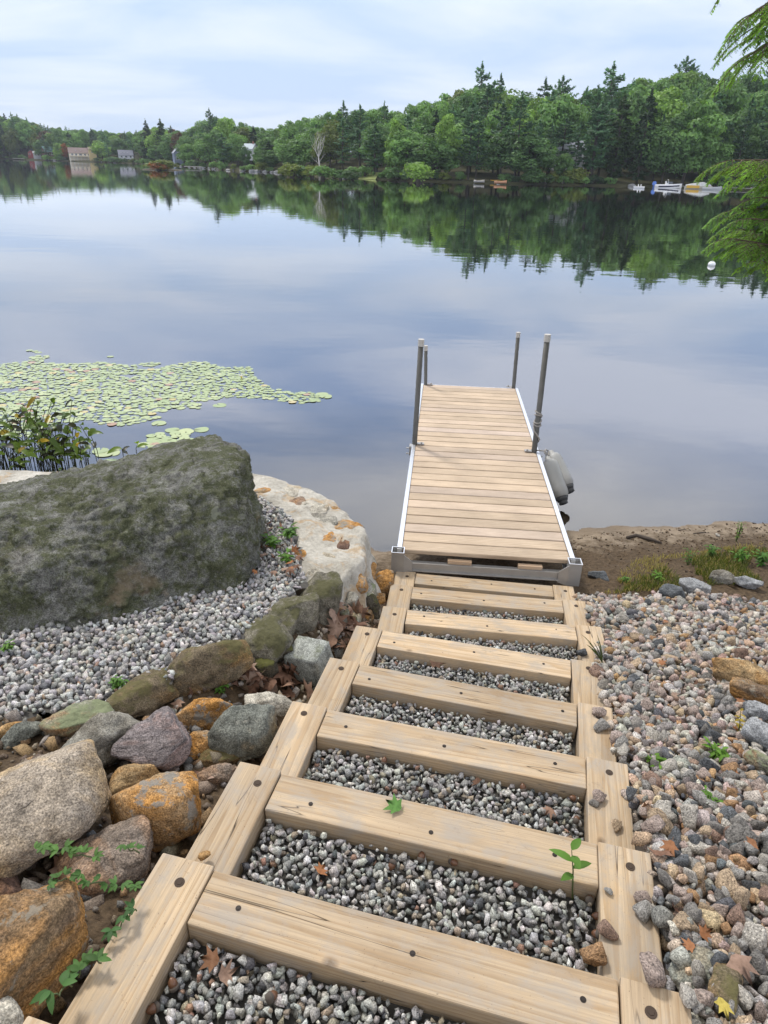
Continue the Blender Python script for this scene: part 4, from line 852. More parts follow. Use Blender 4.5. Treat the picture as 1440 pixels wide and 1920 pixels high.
rock((684, 1104, 722, 1142), 'rust', 'rusty stone stained orange below the wall by the seventh step', 0.8, 54, p=10, base=2.52)

# ------------------------------------------------------------------ far shore
SH = [(-500, 297), (-200, 296), (0, 297.5), (60, 300), (150, 303), (240, 306), (330, 312), (430, 320), (520, 324), (620, 332), (700, 336), (760, 339), (830, 341), (900, 343), (1000, 346), (1200, 350), (1340, 354), (1440, 357), (1600, 363), (1800, 374), (2000, 392)]
SP = [at(x, y, CAMZ) for x, y in SH]
S_az = np.array([math.atan2(p[0], p[1]) for p in SP]); S_d = np.array([math.hypot(p[0], p[1]) for p in SP])
def sh_d(az): return float(np.interp(az, S_az, S_d))
PRF = [(-500, 232), (-200, 222), (-60, 214), (0, 211), (35, 213), (60, 224), (100, 234), (150, 238), (200, 243), (250, 243), (300, 231), (340, 240), (395, 212), (440, 217), (500, 233), (560, 216), (610, 203), (650, 197), (700, 191), (740, 196), (780, 187), (820, 172), (860, 158), (900, 150), (940, 146), (1000, 160), (1040, 158), (1100, 163), (1150, 145), (1200, 138), (1250, 128), (1300, 118), (1360, 128), (1440, 126), (1550, 118), (1700, 105), (2000, 90)]
PE = [elev(x, y) for x, y in PRF]; P_az = np.array([e[0] for e in PE]); P_t = np.array([e[1] for e in PE])
def top_z(az, d): return CAMZ+float(np.interp(az, P_az, P_t))*d
OB = 62.0
def far_z(az, o):
    d = sh_d(az); zb = max(5.0, top_z(az, d+OB)-14.5); k = min(max(o/OB, 0), 1.6); return 0.25+(zb-0.25)*(0.35*k+0.65*k*k if k < 1 else 1+0.3*(k-1))
def far_p(az, o):
    d = sh_d(az)+o; return np.array([math.sin(az)*d, math.cos(az)*d, far_z(az, o)])
azs = np.linspace(S_az[0], S_az[-1], 160); offs = [-6, -1.5, 0, 0.6, 2, 5, 10, 18, 28, 40, 52, 62, 80, 160, 420]
V = []
for a in azs:
    for o in offs:
        p = far_p(a, max(o, 0)); d = sh_d(a)+o; V.append((math.sin(a)*d, math.cos(a)*d, -1.9 if o <= -6 else (-0.35 if o < 0 else (0.06 if o == 0 else p[2]))))
V = np.array(V); V[:, 2] += fbm(V*0.25, 3, 4)*0.18; no = len(offs)
i = (np.arange(len(azs)-1)[:, None]*no+np.arange(no-1)[None]).ravel()
m = MT('forest_floor'); v = m.coord(); n = m.noise(v, 0.35, 6, 0.7); n2 = m.noise(v, 3, 5, 0.7)
c = m.mix(n, (0.025, 0.035, 0.014), (0.075, 0.062, 0.035)); c = m.mix(m.ramp(n2, [(0.55, 0), (0.7, 0.7)]), c, (0.10, 0.11, 0.04)); m.set(color=c, rough=1.0, spec=0.1)
link('far_shore', npmesh('far_shore', V, np.stack([i, i+no, i+no+1, i+1], 1), True), m.m, kind='structure', label='wooded far shore rising behind the lake')

def leaf_mat(name, c, var=0.35, trans=0.3, objvar=0.3, shift=(1.25, 1.1, 0.7), rough=0.6):
    m = MT(name); t = m.attr(); r = m.rand()
    base = m.mix(r, tuple(x*(1-objvar) for x in c), tuple(x*(1+objvar)*s for x, s in zip(c, shift)))
    base = m.mix(1.0, base, t, 'MULTIPLY'); m.set(color=base, rough=rough, spec=0.25)
    tl = m.n.new('ShaderNodeBsdfTranslucent'); m.l.new(m.mix(1.0, base, (1.5, 1.6, 0.6), 'MULTIPLY'), tl.inputs[0])
    ms = m.n.new('ShaderNodeMixShader'); ms.inputs[0].default_value = trans; m.l.new(m.b.outputs[0], ms.inputs[1]); m.l.new(tl.outputs[0], ms.inputs[2]); m.l.new(ms.outputs[0], m.out.inputs[0])
    return m.m
LM = {'broad': leaf_mat('broadleaf_foliage', (0.115, 0.215, 0.080), shift=(1.12, 1.05, 0.85)), 'pine': leaf_mat('pine_needles', (0.085, 0.168, 0.082), objvar=0.25, shift=(1.0, 1.05, 1.0), trans=0.2),
      'dark': leaf_mat('hemlock_foliage', (0.034, 0.07, 0.034), trans=0.15, objvar=0.25), 'bright': leaf_mat('bright_foliage', (0.16, 0.27, 0.07), shift=(1.1, 1.05, 0.9)), 'yellow': leaf_mat('yellow_green_foliage', (0.125, 0.165, 0.042), shift=(1.1, 1.05, 0.9)), 'orange': leaf_mat('autumn_foliage', (0.26, 0.10, 0.03), shift=(1, 1, 1)), 'redbrown': leaf_mat('bronze_foliage', (0.10, 0.062, 0.036), shift=(1, 1, 1))}
BARK = plain('bark', (0.085, 0.07, 0.058), 0.95, 0, 0.4, 3); BARKG = plain('grey_bark', (0.20, 0.185, 0.17), 0.95, 0, 0.3, 3); WHITEBARK = plain('bleached_wood', (0.48, 0.455, 0.42), 0.9, 0, 0.15, 3)
def quads(C, Nn, su, sv, rng, tint, bend=0.25):
    """irregular leaf-clump quads at C with normals N; returns arrays"""
    n = len(C); Nn = Nn/np.maximum(np.linalg.norm(Nn, axis=1)[:, None], 1e-6)
    a = rng.normal(size=(n, 3)); a -= Nn*(a*Nn).sum(1)[:, None]; a /= np.linalg.norm(a, axis=1)[:, None]; b = np.cross(Nn, a)
    su = np.broadcast_to(su, n)[:, None]; sv = np.broadcast_to(sv, n)[:, None]
    p0 = C-a*su; p1 = C-b*sv*rng.uniform(0.6, 1.1, (n, 1))+Nn*su*bend*rng.uniform(-1, 1, (n, 1)); p2 = C+a*su*rng.uniform(0.7, 1.2, (n, 1)); p3 = C+b*sv*rng.uniform(0.6, 1.1, (n, 1))+Nn*su*bend*rng.uniform(-1, 1, (n, 1))
    V = np.stack([p0, p1, p2, p3], 1).reshape(-1, 3); F = np.arange(4*n).reshape(-1, 4); T = np.repeat(tint, 4, 0); return V, F, T
def crown_mesh(name, C, Nn, su, sv, rng, tint, bend=0.25):
    V, F, T = quads(C, Nn, su, sv, rng, tint, bend); return npmesh(name, V, F, False, T)
def unit(rng, n):
    a = rng.normal(size=(n, 3)); return a/np.linalg.norm(a, axis=1)[:, None]
def make_broad(seed, H=12.0, W=8.0, nl=52, per=125, leaf=0.27, low=0.10):
    rng = np.random.default_rng(seed); cz = H*(0.5+low/2); rz = H*(0.5-low/2)
    L_ = unit(rng, nl)*rng.uniform(0.35, 0.86, (nl, 1))**0.8; L_ = L_*np.array([W/2, W/2, rz])
    wz = 1.0-0.35*np.clip(L_[:, 2:3]/rz, -0.2, 1); L_[:, :2] *= wz
    rl = rng.uniform(0.11, 0.22, nl)*W; C, Nn, T = [], [], []
    for k in range(nl):
        u = unit(rng, per); u = u[(u[:, 2] > -0.45) | (rng.random(per) < 0.35)]; q = u*(rl[k]*rng.uniform(0.72, 1.06, (len(u), 1)))*np.array([1, 1, 0.8])
        C.append(q+L_[k]+np.array([0, 0, cz])); Nn.append(u+rng.normal(size=u.shape)*0.45+np.array([0, 0, 0.25])); t = rng.uniform(0.72, 1.3)*rng.uniform(0.75, 1.25, (len(u), 1)); T.append(t*np.array([1, 1, 1.0]))
    C, Nn, T = map(np.concatenate, (C, Nn, T)); n = len(C)
    cr = crown_mesh('crown', C, Nn, leaf*rng.uniform(0.7, 1.5, n), leaf*rng.uniform(0.5, 1.0, n), rng, T)
    b = MB(); b.tube([(0, 0, -0.5), (0.1, 0.05, H*0.2), (0.0, 0.1, H*0.45), (0.1, 0, H*0.8)], [0.26, 0.2, 0.14, 0.04], 7)
    for k in rng.choice(nl, 9, False):
        e = L_[k]+np.array([0, 0, cz]); z0 = max(H*0.22, e[2]*0.55); b.tube([(0.05, 0.05, z0), (e[0]*0.5, e[1]*0.5, z0+(e[2]-z0)*0.62), tuple(e)], [0.10, 0.06, 0.02], 5)
    return cr, b.mesh('trunk', True)
def make_pine(seed, H=15.0, W=6.5, z0=0.2, whorls=17, dens=1.0, up=0.18):
    rng = np.random.default_rng(seed); C, Nn, T = [], [], []; b = MB(); b.tube([(0, 0, -0.5), (0.08, 0, H*0.4), (0, 0.06, H*0.75), (0, 0, H)], [0.24, 0.17, 0.09, 0.02], 7)
    for k in range(whorls):
        f = k/(whorls-1); z = H*(z0+(0.97-z0)*f); prof_ = (0.55+0.45*math.sin(min(1, f*1.9)*math.pi/2))*(1-f**2.0)**0.62+0.03
        for j in range(rng.integers(4, 7)):
            if rng.random() < 0.12: continue
            an = rng.uniform(0, 2*math.pi); Lb = W/2*prof_*rng.uniform(0.6, 1.18); dirv = np.array([math.cos(an), math.sin(an), 0]); side = np.array([-dirv[1], dirv[0], 0])
            zz_ = z+rng.uniform(-0.25, 0.25); upk = up*Lb*rng.uniform(0.3, 1.6)*(0.4+f)
            b.tube([(0, 0, zz_), tuple(dirv*Lb*0.5+np.array([0, 0, zz_+upk*0.25])), tuple(dirv*Lb*0.95+np.array([0, 0, zz_+upk]))], [0.05, 0.03, 0.01], 4, False)
            nq = int(26*dens*(0.5+Lb/3)); t = rng.uniform(0.25, 1.03, nq)**0.8; wd = Lb*0.30*np.sin(np.clip(t, 0, 1)*math.pi*0.86+0.25)
            q = dirv[None]*(t*Lb)[:, None]+side[None]*(rng.uniform(-1, 1, nq)*wd)[:, None]; q[:, 2] = zz_+upk*t*t+rng.normal(0, 0.10, nq)
            C.append(q); Nn.append(rng.normal(size=(nq, 3))*0.45+np.array([0, 0, 1.0])+dirv*0.25); T.append(np.ones((nq, 3))*rng.uniform(0.75, 1.3)*rng.uniform(0.7, 1.3, (nq, 1)))
    q = np.array([0, 0, H])+rng.normal(size=(14, 3))*np.array([0.12, 0.12, 0.35]); C.append(q); Nn.append(unit(rng, 14)); T.append(np.ones((14, 3)))
    C, Nn, T = map(np.concatenate, (C, Nn, T)); n = len(C)
    cr = crown_mesh('crown', C, Nn, 0.34*rng.uniform(0.6, 1.4, n), 0.17*rng.uniform(0.6, 1.4, n), rng, T)
    return cr, b.mesh('trunk', True)
def make_spruce(seed, H=14.0, W=5.0, z0=0.06): return make_pine(seed, H, W, z0, 26, 1.15, -0.16)
def make_bush(seed, H=1.6, W=2.6, nl=22, per=70, leaf=0.11):
    return make_broad(seed, H, W, nl, per, leaf, 0.0)
BRO = [make_broad(s, *hw) for s, hw in ((1, (12, 8)), (2, (12, 7.2)), (3, (12, 9)), (4, (12, 6.6)), (5, (12, 8.4)), (6, (12, 7.6)))]
PIN = [make_pine(s, 15, w_) for s, w_ in ((11, 6.8), (12, 5.8), (13, 7.4), (14, 6.2))]; SPAR = [make_pine(s, 15, 7.2, 0.40, 13, 0.9, 0.30) for s in (15, 16)]
SPR = [make_spruce(s, 14, w_) for s, w_ in ((21, 5.2), (22, 4.6), (23, 5.8))]
BUS = [make_bush(s) for s in (31, 32, 33, 34)]
protos = {}
def tree(kind, var, p, h, rz, leafm, bark, name, lab, cat, grp, ws=1.0):
    """kind: list of (crown, trunk) meshes; one Empty per tree with its own trunk and crown"""
    crown, trunk = kind[var % len(kind)]; H0 = {id(BRO): 12, id(PIN): 15, id(SPAR): 15, id(SPR): 14, id(BUS): 1.6}[id(kind)]
    key = (id(kind), var % len(kind), leafm)
    if key not in protos:
        cm = crown.copy(); cm.materials.clear(); cm.materials.append(LM[leafm]); tm = trunk.copy(); tm.materials.clear(); tm.materials.append(bark); protos[key] = (cm, tm)
    cm, tm = protos[key]; root = empty(name, p, rz, label=lab, cat=cat, group=grp); s = h/H0; root.scale = (s*ws, s*ws, s)
    o1 = bpy.data.objects.new('trunk', tm); o2 = bpy.data.objects.new('crown', cm)
    for o in (o1, o2): COL.objects.link(o); o.parent = root
    return root
ZN = [(230, 'behind the left houses'), (520, 'between the blue house and white roof'), (830, 'behind the bare white tree'), (1110, 'around the hidden white house'), (9999, 'on the rise behind the boats')]
rg = random.Random(21)
def az_of(px, py=330): return elev(px, py)[0]
# gaps where houses and clearings show: (px0, px1, keep clear up to this distance from the water)
GAPS = [(50, 84, 14), (130, 184, 14), (216, 258, 13), (320, 344, 11), (455, 484, 17), (1040, 1078, 6), (560, 690, 9)]
def in_gap(px, o): return any(a < px < b and o < c for a, b, c in GAPS)
rows = [(3.0, 'at the water edge ', 0), (10, 'in the front ranks ', 1), (20, 'in the middle ranks ', 2), (33, 'in the middle ranks ', 3), (47, 'on the skyline ', 4), (60, 'on the skyline ', 5)]
TREES = []
for o, rl_, ri in rows:
    px = -140.0
    while px < 1610:
        az = az_of(px, 280 if ri > 2 else 320); d = sh_d(az)+o; mpp = d/FPX*0.92
        wide = rg.uniform(5.2, 8.0) if ri < 4 else rg.uniform(4.0, 6.0)
        step = wide*(0.72 if ri in (4, 5) else 0.86)/mpp
        oo = o+rg.uniform(-2.5, 4.5) if ri else o+rg.uniform(-1, 3.5)
        if not in_gap(px, oo):
            zt = top_z(az, d); p = far_p(az, oo); room = zt-p[2]
            r = rg.random(); left = px < 330
            pp = 0.38 if left else (0.25 if px < 830 else 0.45)
            if 930 < px < 1240 and ri in (0, 1): pp = 0.85
            if ri >= 4: pp = 0.30 if px < 420 else (0.20 if px > 880 else 0.08)
            if r < pp:
                kind, lm, nm, ct = (PIN, 'pine', 'pine_tree', 'pine') if rg.random() < (0.72 if ri < 4 else 0.95) else (SPR, 'dark', 'hemlock_tree', 'hemlock')
                h = (rg.uniform(0.88, 1.05) if ri >= 4 else rg.uniform(0.70, 0.98) if ri >= 2 else rg.uniform(0.55, 0.85))*room; wsc = rg.uniform(0.85, 1.2)*max(1, wide/5.5*0.75*15/max(h, 8)*0.9)
                lab = ('blue green pine ' if nm == 'pine_tree' else 'dark narrow hemlock ')
            else:
                kind, nm, ct = BRO, 'broadleaf_tree', 'tree'; q = rg.random(); lm = 'bright' if q < 0.13 else ('yellow' if q < 0.18 else 'broad')
                h = (rg.uniform(0.86, 0.97) if ri >= 4 else rg.uniform(0.68, 0.95) if ri >= 2 else rg.uniform(0.45, 0.80))*room; wsc = rg.uniform(1.0, 1.35)*max(0.85, wide/7.5*12/max(h, 7))
                if left and rg.random() < 0.06: lm = 'redbrown'
                lab = {'bright': 'bright green leafy tree ', 'yellow': 'yellowish green leafy tree ', 'broad': 'mid green leafy tree ', 'redbrown': 'bronze tinted leafy tree '}[lm]
            h = max(h, 4.5); zn = next(z for lim, z in ZN if px < lim); lb = lab+rl_+zn
            wsc = min(wsc, 2.1)
            tree(kind, rg.randrange(6), p, h, rg.uniform(0, 6.28), lm, BARK, nm, lb, ct, lb.replace(' pine ', ' pines ').replace(' hemlock ', ' hemlocks ').replace(' tree ', ' trees '), wsc)
        px += step*rg.uniform(0.8, 1.2)
# trees that stand out
def far_tree(px, py_top, o, kind, var, lm, nm, lab, ct, ws=1.0, bark=None, base_px=None):
    az, t = elev(px, py_top); d = sh_d(az)+o; p = far_p(az, o); h = CAMZ+t*d-p[2]
    return tree(kind, var, p, h, var*1.3, lm, bark or BARK, nm, lab, ct, None, ws)
far_tree(905, 122, 55, SPAR, 0, 'pine', 'pine_tree', 'lone thin topped pine standing above the skyline over the bright green trees', 'pine', 1.0)
far_tree(940, 141, 58, PIN, 1, 'pine', 'pine_tree', 'blunt pine top just right of the lone thin pine on the skyline', 'pine', 0.8)
far_tree(1057, 144, 45, SPAR, 1, 'pine', 'pine_tree', 'ragged dark pine rising over the wood above the half hidden white house', 'pine', 1.0)
far_tree(1152, 123, 42, SPAR, 0, 'pine', 'pine_tree', 'tall layered pine left of the rounded green hilltop trees', 'pine', 1.25)
far_tree(1290, 107, 60, SPAR, 1, 'pine', 'pine_tree', 'pair-topped pine on the crest above the moored motorboat', 'pine', 1.1)
far_tree(392, 206, 40, SPAR, 0, 'pine', 'pine_tree', 'thin pine standing above the trees left of the pale roofed house', 'pine', 0.9)
far_tree(888, 192, 3.5, PIN, 2, 'pine', 'pine_tree', 'light green feathery pine at the shore right of a bright green maple', 'pine', 0.95).children[1].data.materials[0]
far_tree(842, 212, 4.5, BRO, 3, 'bright', 'maple_tree', 'bright yellow green maple at the shore left of the feathery pine', 'maple', 0.85)
far_tree(745, 218, 6, BRO, 1, 'bright', 'broadleaf_tree', 'fresh green slender tree at the right end of the little lawn', 'tree', 0.75)
far_tree(980, 178, 4, PIN, 0, 'pine', 'pine_tree', 'broad drooping pine left of the half hidden white house', 'pine', 1.15)
far_tree(1130, 190, 4, PIN, 2, 'pine', 'pine_tree', 'broad layered pine right of the half hidden white house', 'pine', 1.25)
far_tree(458, 268, 6, BRO, 4, 'broad', 'broadleaf_tree', 'rounded green tree hiding the left side of the pale roofed white house', 'tree', 0.8)
far_tree(484, 272, 7, BRO, 2, 'broad', 'broadleaf_tree', 'rounded green tree hiding the right corner of the pale roofed white house', 'tree', 0.8)
far_tree(1036, 232, 5, PIN, 1, 'pine', 'pine_tree', 'slim pine screening the left half of the white house', 'pine', 0.8)
far_tree(1090, 228, 5, PIN, 3, 'pine', 'pine_tree', 'slim pine screening the right end of the white house', 'pine', 0.9)
far_tree(1062, 285, 3, BRO, 5, 'broad', 'broadleaf_tree', 'low leafy tree in front of the half hidden white house', 'tree', 1.1)
far_tree(300, 226, 5, SPR, 2, 'dark', 'hemlock_tree', 'dark pointed hemlock left of the small grey blue house', 'hemlock', 1.25)
far_tree(272, 228, 5, SPR, 0, 'dark', 'hemlock_tree', 'dark pointed hemlock right of the slate roofed lake house', 'hemlock', 1.2)
far_tree(332, 246, 18, BRO, 2, 'redbrown', 'broadleaf_tree', 'bronze brown tree above the small grey blue house', 'tree', 0.8)
far_tree(118, 266, 4, BRO, 0, 'orange', 'maple_tree', 'small orange autumn tree left of the brown roofed house', 'maple', 0.75)
far_tree(110, 256, 6, BRO, 3, 'broad', 'broadleaf_tree', 'dense green tree between the dark lodge and the orange tree', 'tree', 1.0)
# bushes along the shore
BL = ['low green shrub on the far shoreline ', 'yellow green shrub on the far shoreline ', 'dark shrub on the far shoreline ']
px = -60.0
while px < 1560:
    az = az_of(px, 335); o = rg.uniform(0.1, 1.6); d = sh_d(az); hh = rg.uniform(0.8, 2.2)
    if not (60 < px < 90 or 130 < px < 186 or 1170 < px < 1300 or 690 < px < 705 or 885 < px < 945):
        q = rg.random(); lm, bi = ('broad', 0) if q < 0.5 else (('yellow', 1) if q < 0.65 else ('dark', 2)); zn = next(z for lim, z in ZN if px < lim); lb = BL[bi]+zn
        tree(BUS, rg.randrange(4), far_p(az, o), hh, rg.uniform(0, 6), lm, BARK, 'shrub', lb, 'shrub', lb.replace('shrub', 'shrubs', 1), rg.uniform(1.0, 1.6))
    px += rg.uniform(1.6, 3.8)*FPX/d
for k, (px, py, hh, lm, lab) in enumerate([(545, 331, 2.3, 'yellow', 'yellow green waterside bush at the left end of the bare tree bank'), (562, 331, 2.0, 'broad', 'green waterside bush second in the row on the bare tree bank'), (585, 332, 1.9, 'yellow', 'olive waterside bush left of the bare white tree'), (606, 334, 2.0, 'broad', 'green waterside bush right at the foot of the bare white tree'), (638, 335, 1.5, 'broad', 'low waterside bush right of the bare white tree'), (660, 336, 1.4, 'dark', 'low dark waterside bush left of the little lawn'), (785, 341, 2.8, 'bright', 'bright green waterside bush below the wood right of the lawn'), (302, 318, 2.1, 'yellow', 'reddish yellow bush crowning a tiny islet off the left shore'), (296, 318, 1.6, 'orange', 'rusty low bush on the tiny islet beside the yellow one'), (1068, 345, 2.8, 'yellow', 'yellow green bush below the half hidden white house')]):
    p = at(px, py, CAMZ-0.15); tree(BUS, k, p+np.array([0, 1.0, 0]), hh, k, lm, BARK, 'shrub', lab, 'shrub', None, 1.5 if 'islet' not in lab else 2.0)
p = at(302, 318.5, CAMZ); b = MB(); b.tube([(p[0], p[1]+1, -0.5), (p[0], p[1]+1, 0.15), (p[0], p[1]+1, 0.3)], [5.6, 4.6, 2.5], 18); b.build('islet', plain('islet_soil', (0.06, 0.05, 0.03), 1, 0, 0.4, 2), None, True, kind='structure')
# bare bleached tree
def bare_tree():
    p = at(597, 331, CAMZ-0.3); p[1] += 2; az, t = elev(597, 246); h = CAMZ+t*math.hypot(p[0], p[1])-p[2]
    rg = random.Random(4); root = empty('dead_tree', p, 0, label='bare bleached white tree standing among bushes on the far bank', cat='tree'); s = h/10
    b = MB(); b.tube([(0, 0, -0.4), (0.05, 0, 2.2*s), (-0.15*s, 0, 4.2*s)], [0.24*s, 0.18*s, 0.14*s], 8); b.build('trunk', WHITEBARK, root, True)
    b = MB()
    def limb(p, v, ln, r, dep):
        q1 = p+v*ln*0.5+Vector((rg.uniform(-.1, .1), rg.uniform(-.1, .1), 0.05))*ln; q2 = p+v*ln+Vector((rg.uniform(-.1, .1), 0, 0.18))*ln
        b.tube([p, q1, q2], [r, r*0.75, r*0.42], 5, False)
        if dep:
            for _ in range(3): limb(q1 if rg.random() < .4 else q2, (v+Vector((rg.uniform(-.8, .8), rg.uniform(-.7, .7), rg.uniform(0.0, .7)))).normalized(), ln*rg.uniform(.45, .75), r*0.45, dep-1)
    top = Vector((-0.15*s, 0, 4.2*s))
    for v, ln in (((0.05, 0.1, 1), 3.2), ((0.55, 0.1, 0.85), 2.6), ((-0.6, 0, 0.9), 2.8), ((-0.25, 0.4, 1), 3.0), ((0.3, -0.3, 1), 2.4)): limb(top, Vector(v).normalized(), ln*s, 0.10*s, 2)
    limb(Vector((0, 0, 2.6*s)), Vector((-0.85, 0, 0.6)).normalized(), 1.8*s, 0.06*s, 1); limb(Vector((0, 0, 3.2*s)), Vector((0.8, 0, 0.7)).normalized(), 1.8*s, 0.06*s, 1)
    b.build('crown', WHITEBARK, root, True)
bare_tree()
# little lawn
p0, p1 = at(672, 335, CAMZ), at(704, 337, CAMZ); n = 14; V = []
for k in range(n):
    f = k/(n-1); q = p0+(p1-p0)*f; V += [(q[0], q[1]-0.4, 0.03), (q[0]+0.2, q[1]+3.5, 0.42), (q[0]+0.6, q[1]+9, 1.15)]
F = [(k*3+j, k*3+3+j, k*3+4+j, k*3+1+j) for k in range(n-1) for j in (0, 1)]
link('lawn', npmesh('lawn', V, F, True), plain('lawn_grass', (0.16, 0.19, 0.045), 1, 0, 0.3, 2), kind='structure', label='small sunlit lawn sloping to the far water edge')

# ------------------------------------------------------------------ houses
GLASS = plain('window_glass', (0.03, 0.035, 0.045), 0.12, 0, 0.1, 1); TRIMW = plain('white_trim', (0.7, 0.7, 0.68), 0.6)
def house(px, py, o, wid, dep, wh, rh, wallc, roofc, lab, rz=0.0, wins=(), deck=None, gable_front=False, sky_=0, chim=None, name='house', sc=0.62):
    az = az_of(px, py); p = far_p(az, o); d = math.hypot(p[0], p[1]); e, t = elev(px, py); p[2] = CAMZ+t*d
    root = empty(name, p, -az+rz, label=lab, cat='house'); root.scale = (sc,)*3; wm = plain(name+'_wall', wallc, 0.8, 0, 0.08, 2); rm = plain(name+'_roof', roofc, 0.8, 0, 0.15, 3)
    b = MB(); b.box((0, 0, wh/2-1), (wid, dep, wh+2))
    if gable_front:
        b.add([(-wid/2, -dep/2, wh), (wid/2, -dep/2, wh), (0, -dep/2, wh+rh), (-wid/2, dep/2, wh), (wid/2, dep/2, wh), (0, dep/2, wh+rh)], [(0, 1, 2), (5, 4, 3), (0, 2, 5, 3), (1, 4, 5, 2)])
    else:
        b.add([(-wid/2, -dep/2, wh), (wid/2, -dep/2, wh), (wid/2, dep/2, wh), (-wid/2, dep/2, wh), (-wid/2, 0, wh+rh), (wid/2, 0, wh+rh)], [(0, 4, 3), (1, 2, 5), (0, 1, 5, 4), (3, 4, 5, 2)])
    b.build('wall', wm, root)
    b = MB(); ov = 0.35; th = 0.16
    if gable_front:
        for s in (-1, 1):
            V = [(0, -dep/2-ov, wh+rh+0.02), (s*(wid/2+ov), -dep/2-ov, wh-ov*2*rh/wid+0.02), (s*(wid/2+ov), dep/2+ov, wh-ov*2*rh/wid+0.02), (0, dep/2+ov, wh+rh+0.02)]; V = V+[(x, y, z+th) for x, y, z in V]; b.add(V, [(0, 1, 2, 3), (7, 6, 5, 4), (0, 4, 5, 1), (1, 5, 6, 2), (2, 6, 7, 3)])
    else:
        for s in (-1, 1):
            V = [(-wid/2-ov, 0, wh+rh+0.02), (-wid/2-ov, s*(dep/2+ov), wh-ov*2*rh/dep+0.02), (wid/2+ov, s*(dep/2+ov), wh-ov*2*rh/dep+0.02), (wid/2+ov, 0, wh+rh+0.02)]; V = V+[(x, y, z+th) for x, y, z in V]; b.add(V, [(0, 1, 2, 3), (7, 6, 5, 4), (0, 4, 5, 1), (1, 5, 6, 2), (2, 6, 7, 3)])
    ro = b.build('roof', rm, root)
    for (x, z, ww, hh) in wins:
        b = MB(); b.box((x, -dep/2-0.03, z), (ww+0.24, 0.06, hh+0.24)); f = b.build('window', TRIMW, root); b = MB(); b.box((x, -dep/2-0.075, z), (ww, 0.03, hh)); b.build('pane', GLASS, f)
    for k in range(sky_):
        x = (k-(sky_-1)/2)*wid*0.22-wid*0.08; y = -dep*0.27; z = wh+rh*(1-2*0.27)+0.24; b = MB(); b.box((x, y, z), (0.9, 0.9, 0.1)); b.build('skylight', TRIMW, ro)
    if chim: b = MB(); b.box((chim, 0, wh+rh+0.4), (0.7, 0.7, 1.8)); b.build('chimney', plain('chimney_brick', (0.25, 0.12, 0.09), 0.9), ro)
    if deck:
        dd_, dz = deck; b = MB(); b.box((0, -dep/2-dd_/2, dz), (wid*0.98, dd_, 0.2)); dk = b.build('porch', wm, root)
        b = MB(); b.box((0, -dep/2-dd_+0.05, dz+1.0), (wid*0.98, 0.08, 0.12))
        for k in range(13): b.box((-wid*0.48+wid*0.96*k/12, -dep/2-dd_+0.05, dz+0.55), (0.10, 0.08, 0.8))
        b.build('railing', TRIMW, dk)
        for k in range(7): b = MB(); b.box((-wid*0.48+wid*0.96*k/6, -dep/2-dd_+0.15, dz/2-1), (0.22, 0.22, dz+1.8)); b.build('porch_post', TRIMW, dk)
    return root
house(152, 299.5, 9, 15.5, 9, 4.4, 3.3, (0.62, 0.55, 0.42), (0.20, 0.145, 0.13), 'long cream house with a brown roof and two skylights on the left shore', 0.05, [(-5.6, 3.3, 1.3, 1.1), (-3, 3.3, 1.3, 1.1), (0, 3.3, 1.8, 1.1), (3, 3.3, 1.3, 1.1), (5.6, 3.3, 1.3, 1.1)], (2.2, 2.2), sky_=2)
house(175, 299, 11, 5, 7, 6.2, 1.6, (0.60, 0.47, 0.24), (0.22, 0.16, 0.14), 'narrow yellow annexe joined to the right of the long cream house', 0.05, [(0, 5.0, 1.4, 1.1)], name='annexe')
house(237, 301.5, 8, 9.5, 8, 3.6, 3.0, (0.42, 0.43, 0.47), (0.16, 0.165, 0.20), 'grey lake house with a slate blue roof and dormer lights', 0.05, [(-3, 2.5, 1.3, 1.3), (0, 2.5, 1.6, 1.3), (3, 2.5, 1.3, 1.3)], (1.8, 1.3), sky_=3)
house(92, 296.5, 9, 7.5, 8, 4.4, 3.4, (0.13, 0.07, 0.05), (0.12, 0.22, 0.21), 'dark timber lodge with a green metal roof on the left shore', 0.35, [(-1.5, 3.0, 1.2, 1.3), (1.5, 3.0, 1.2, 1.3)], (1.6, 1.6))
house(59, 293, 12, 4.4, 5, 2.6, 1.7, (0.26, 0.055, 0.055), (0.20, 0.19, 0.19), 'small red cottage left of the dark lodge', 0.0, [(-1.0, 1.5, 0.8, 0.9)], gable_front=True, name='cottage')
house(70, 294, 10, 5.2, 5, 2.4, 1.3, (0.45, 0.46, 0.47), (0.30, 0.31, 0.32), 'small pale grey cabin beside the red cottage', 0.0, [(-1.2, 1.4, 0.8, 0.9), (1.1, 1.4, 0.8, 0.9)], name='cabin')
house(334, 303, 9, 4.6, 7, 4.4, 2.4, (0.17, 0.20, 0.27), (0.30, 0.32, 0.36), 'small grey blue gabled house between dark trees', 0.15, [(-0.9, 1.6, 0.8, 1.2), (0.9, 1.6, 0.8, 1.2), (0, 4.0, 0.8, 1.0)], gable_front=True)
house(470, 293, 14, 6.0, 7, 3.5, 2.4, (0.55, 0.57, 0.57), (0.42, 0.47, 0.49), 'white house with a pale metal roof showing above the trees', -0.5, [(-1.5, 2.0, 0.9, 1.2), (1.3, 2.0, 0.9, 1.2)], chim=2.0, sc=0.5)
house(1062, 305, 15, 7.0, 7, 3.3, 2.0, (0.74, 0.74, 0.72), (0.55, 0.56, 0.60), 'white house half hidden behind pine branches', 0.3, [(-2, 2.0, 1.1, 1.2), (0.2, 2.0, 1.1, 1.2), (2.3, 2.0, 1.1, 1.2)], (1.6, 0.6), sc=0.72)

